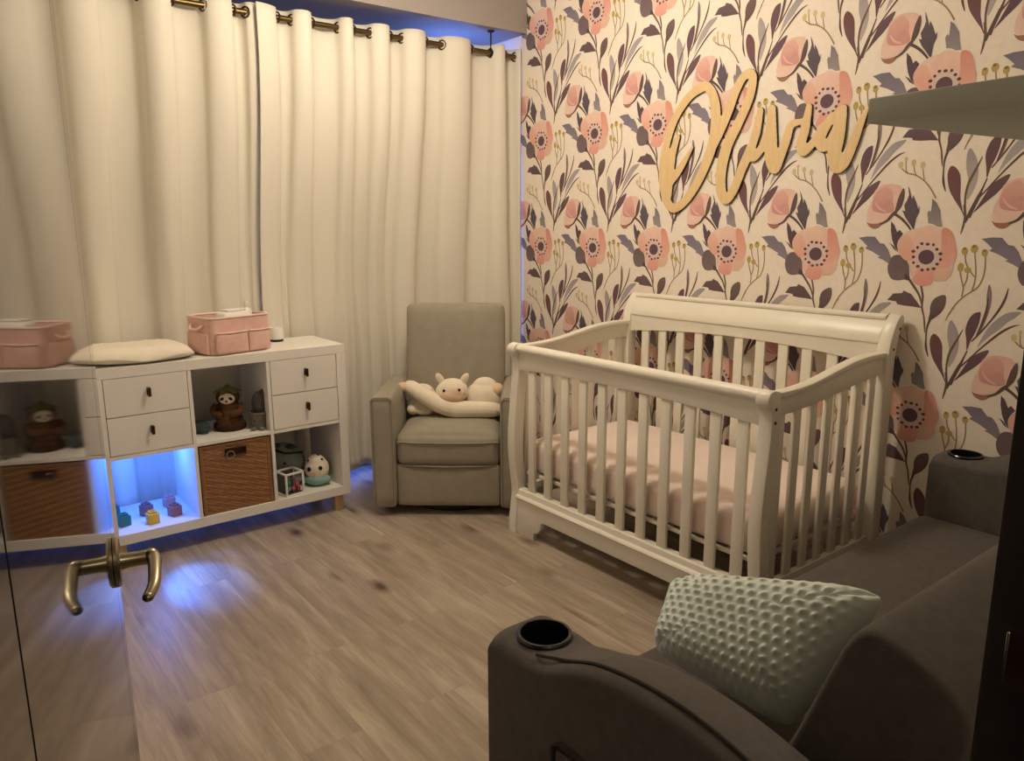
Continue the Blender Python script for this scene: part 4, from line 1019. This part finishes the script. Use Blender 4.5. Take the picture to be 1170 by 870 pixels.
# ------------------------------------------------------------------ name sign on the wall
def sign():
    Y0, Z0, XS = -1.40, 1.75, XW - .002
    strokes = [
     ([(-252, 293), (-342, 262), (-427, 170), (-477, 45), (-492, -76), (-470, -185), (-422, -243), (-352, -215), (-279, -130), (-217, -10), (-191, 90), (-194, 187), (-216, 256), (-258, 296), (-308, 288)], [40, 44, 44, 46, 50, 50, 46, 46, 50, 54, 56, 54, 46, 40, 30]),
     ([(-452, -185), (-446, -80), (-436, 10), (-405, 84)], [44, 50, 48, 26]),
     ([(-448, -125), (-385, -62), (-316, 30)], [46, 40, 14]),
     ([(-218, -3), (-167, 81), (-124, 170), (-92, 245), (-54, 302), (-18, 310), (-6, 280), (-20, 207), (-72, 105), (-120, 25), (-146, -77), (-142, -168), (-112, -212), (-74, -170), (-40, -90), (-2, -10), (30, 66)], [46, 48, 50, 46, 42, 40, 44, 46, 50, 58, 58, 54, 46, 46, 48, 48, 40]),
     ([(40, 150), (27, 70), (4, -8), (20, -36), (56, -4), (92, 75)], [34, 44, 46, 44, 38, 36]),
     ([(96, 150), (100, 39), (110, -50), (130, -92), (152, -42), (174, 20), (195, 78), (252, 88)], [42, 60, 62, 48, 46, 44, 36, 22]),
     ([(268, 140), (258, 60), (244, 0), (258, -30), (298, 0), (334, 55)], [30, 44, 46, 44, 36, 40]),
     ([(408, 104), (368, 84), (334, 30), (328, -8), (348, -22), (376, 8), (398, 60)], [34, 40, 44, 42, 38, 36, 34]),
     ([(415, 116), (404, 27), (393, -55), (408, -102), (438, -85), (466, -15), (488, 50), (513, 108)], [36, 58, 60, 50, 48, 46, 36, 16])]
    bm = bmesh.new()
    for k, (pts, w) in enumerate(strokes):
        q = catmull([(p[0], p[1], x) for p, x in zip(pts, w)], 6)
        zf = XS - .011; L_, R_ = [], []
        for i in range(len(q)):
            a, c = q[max(i - 1, 0)], q[min(i + 1, len(q) - 1)]
            dx, dy = c[0] - a[0], c[1] - a[1]; l = math.hypot(dx, dy) or 1; hw = q[i][2] / 2
            L_.append((q[i][0] - dy / l * hw, q[i][1] + dx / l * hw)); R_.append((q[i][0] + dy / l * hw, q[i][1] - dx / l * hw))
        def V(p, x): return bm.verts.new((x, Y0 - p[0] / 1000, Z0 + p[1] / 1000))
        ft = [(V(a, zf), V(c, zf)) for a, c in zip(L_, R_)]; bk_ = [(V(a, XS), V(c, XS)) for a, c in zip(L_, R_)]
        def F_(vs, mi):
            try: f = bm.faces.new(vs); f.material_index = mi
            except ValueError: pass
        for i in range(len(q) - 1):
            F_([ft[i][0], ft[i + 1][0], ft[i + 1][1], ft[i][1]], 0); F_([bk_[i][0], bk_[i + 1][0], bk_[i + 1][1], bk_[i][1]], 1)
            F_([ft[i][0], ft[i + 1][0], bk_[i + 1][0], bk_[i][0]], 1); F_([ft[i][1], ft[i + 1][1], bk_[i + 1][1], bk_[i][1]], 1)
        # round ends
        for i, d in ((0, 1), (len(q) - 1, -1)):
            c = ((L_[i][0] + R_[i][0]) / 2, (L_[i][1] + R_[i][1]) / 2); hw = q[i][2] / 2; a0 = math.atan2(L_[i][1] - c[1], L_[i][0] - c[0])
            arc = [(c[0] + hw * cos(a0 + d * pi * t / 8), c[1] + hw * sin(a0 + d * pi * t / 8)) for t in range(9)]
            fa = [V(p, zf) for p in arc]; ba = [V(p, XS) for p in arc]
            F_(fa, 0); F_(ba, 1)
            for t in range(8): F_([fa[t], fa[t + 1], ba[t + 1], ba[t]], 1)
            F_([fa[0], fa[-1], ba[-1], ba[0]], 1)
        e0, e1 = ft[0], bk_[0]; F_([e0[0], e0[1], e1[1], e1[0]], 1); e0, e1 = ft[-1], bk_[-1]; F_([e0[0], e0[1], e1[1], e1[0]], 1)
    bmesh.ops.remove_doubles(bm, verts=bm.verts[:], dist=1e-6)
    o = put('wall_sign', bm, [M['wood'], M['burnt']], None, smooth=False)
    r = o.modifiers.new('melt', 'REMESH'); r.mode = 'VOXEL'; r.voxel_size = .0026
    sm_ = o.modifiers.new('soft', 'SMOOTH'); sm_.iterations = 3; sm_.factor = .5
    bpy.context.view_layer.update(); dg = bpy.context.evaluated_depsgraph_get()
    me = bpy.data.meshes.new_from_object(o.evaluated_get(dg)); o.modifiers.clear(); o.data = me; me.name = 'wall_sign'
    if len(me.materials) < 2: me.materials.clear(); me.materials.append(M['wood']); me.materials.append(M['burnt'])
    for p in me.polygons: p.material_index = 0 if p.normal.x < -.72 else 1; p.use_smooth = False
    tag(o, 'cut-out wooden name sign reading Olivia on the floral wall above the crib', 'sign')
sign()

# ------------------------------------------------------------------ floating shelf over the sofa
sh = empty('floating_shelf', (-1.86, -2.93, 1.555), radians(-6.5), 'grey green floating shelf jutting in at the upper right above the sofa', 'shelf')
b = NB(); box(b, (0, -.283, 0), (1.25, 0, .032), .002); put('shelf_board', b, M['shelf'], sh)
b = NB(); box(b, (.08, -.283, -.004), (1.17, -.279, .0), .001); put('mounting_rail', b, M['shelf'], sh)

# ------------------------------------------------------------------ lights
def area(name, loc, rot, size, col, e, shape='DISK', sy=None):
    l = bpy.data.lights.new(name, 'AREA'); l.shape = shape; l.size = size
    if sy: l.size_y = sy
    l.color = col; l.energy = e
    o = bpy.data.objects.new(name, l); COL.objects.link(o); o.location = loc; o.rotation_euler = rot
    return o
LX, LY = -1.30, -1.0
cl = empty('ceiling_light', (LX, LY, ZC), 0, 'round warm ceiling lamp in the middle of the room', 'ceiling light')
b = NB(); lathe(b, [(0, 0), (.17, 0), (.17, -.03), (.16, -.035), (0, -.035)], 36); put('lamp_base', b, M['plastic'], cl)
b = NB(); lathe(b, [(.155, -.0355), (.15, -.06), (.11, -.085), (.05, -.098), (0, -.10)], 36); put('lamp_glass', b, M['lampg'], cl)
lp_ = bpy.data.lights.new('ceiling_lamp', 'POINT'); lp_.color = (1, .865, .68); lp_.energy = 53.5; lp_.shadow_soft_size = .13
lo_ = bpy.data.objects.new('ceiling_lamp', lp_); COL.objects.link(lo_); lo_.location = (LX, LY, ZC - .25)
area('window_glow_light', (-1.35, YF - .03, 1.0), (radians(90), 0, pi), 2.3, (.10, .22, 1), 1.2, 'RECTANGLE', 1.6)
area('window_edge_light', (-.42, YF - .04, 1.45), (radians(90), 0, pi + radians(38)), .12, (.14, .26, 1), 7, 'RECTANGLE', 1.8)
area('beam_underside_fill', (-.28, .44, 2.2), (pi, 0, 0), .12, (.14, .28, 1), 1.3)  # added blue lamp behind the curtain, brightens the right end of the beam's underside
area('under_cabinet_fill', (-1.75, YF - .05, .10), (radians(82), 0, pi), 1.9, (.10, .22, 1), 2.2, 'RECTANGLE', .12)  # added blue strip behind the curtain, sends light under the hem and cabinet
area('hall_fill', (-2.5, -4.15, 2.55), (0, 0, 0), .3, (1, .86, .66), 7)  # unseen fill lamp added behind the camera, lifts the shelf end and sofa arm
sp_ = bpy.data.lights.new('puck_beam', 'SPOT'); sp_.color = (.06, .22, 1); sp_.energy = 58; sp_.spot_size = radians(29); sp_.spot_blend = .9; sp_.shadow_soft_size = .015
so_ = bpy.data.objects.new('puck_beam', sp_); COL.objects.link(so_); so_.location = (cells[0] + .185, CY0 + .20, ZM - .05)
so_.rotation_euler = (Vector((-2.11, -.40, 0)) - so_.location).to_track_quat('-Z', 'Y').to_euler()
p = bpy.data.lights.new('puck_lamp', 'POINT'); p.color = (.05, .18, 1); p.energy = 3.0; p.shadow_soft_size = .018
po = bpy.data.objects.new('puck_lamp', p); COL.objects.link(po); po.location = (cells[0] + .185, CY0 + .20, ZM - .045)
W = bpy.data.worlds.new('world'); SC.world = W; W.use_nodes = True
W.node_tree.nodes['Background'].inputs['Color'].default_value = (.02, .016, .012, 1); W.node_tree.nodes['Background'].inputs['Strength'].default_value = .3
vs = SC.view_settings; vs.view_transform = 'Standard'; vs.look = 'None'; vs.gamma = 1; vs.use_curve_mapping = False; vs.exposure = 0
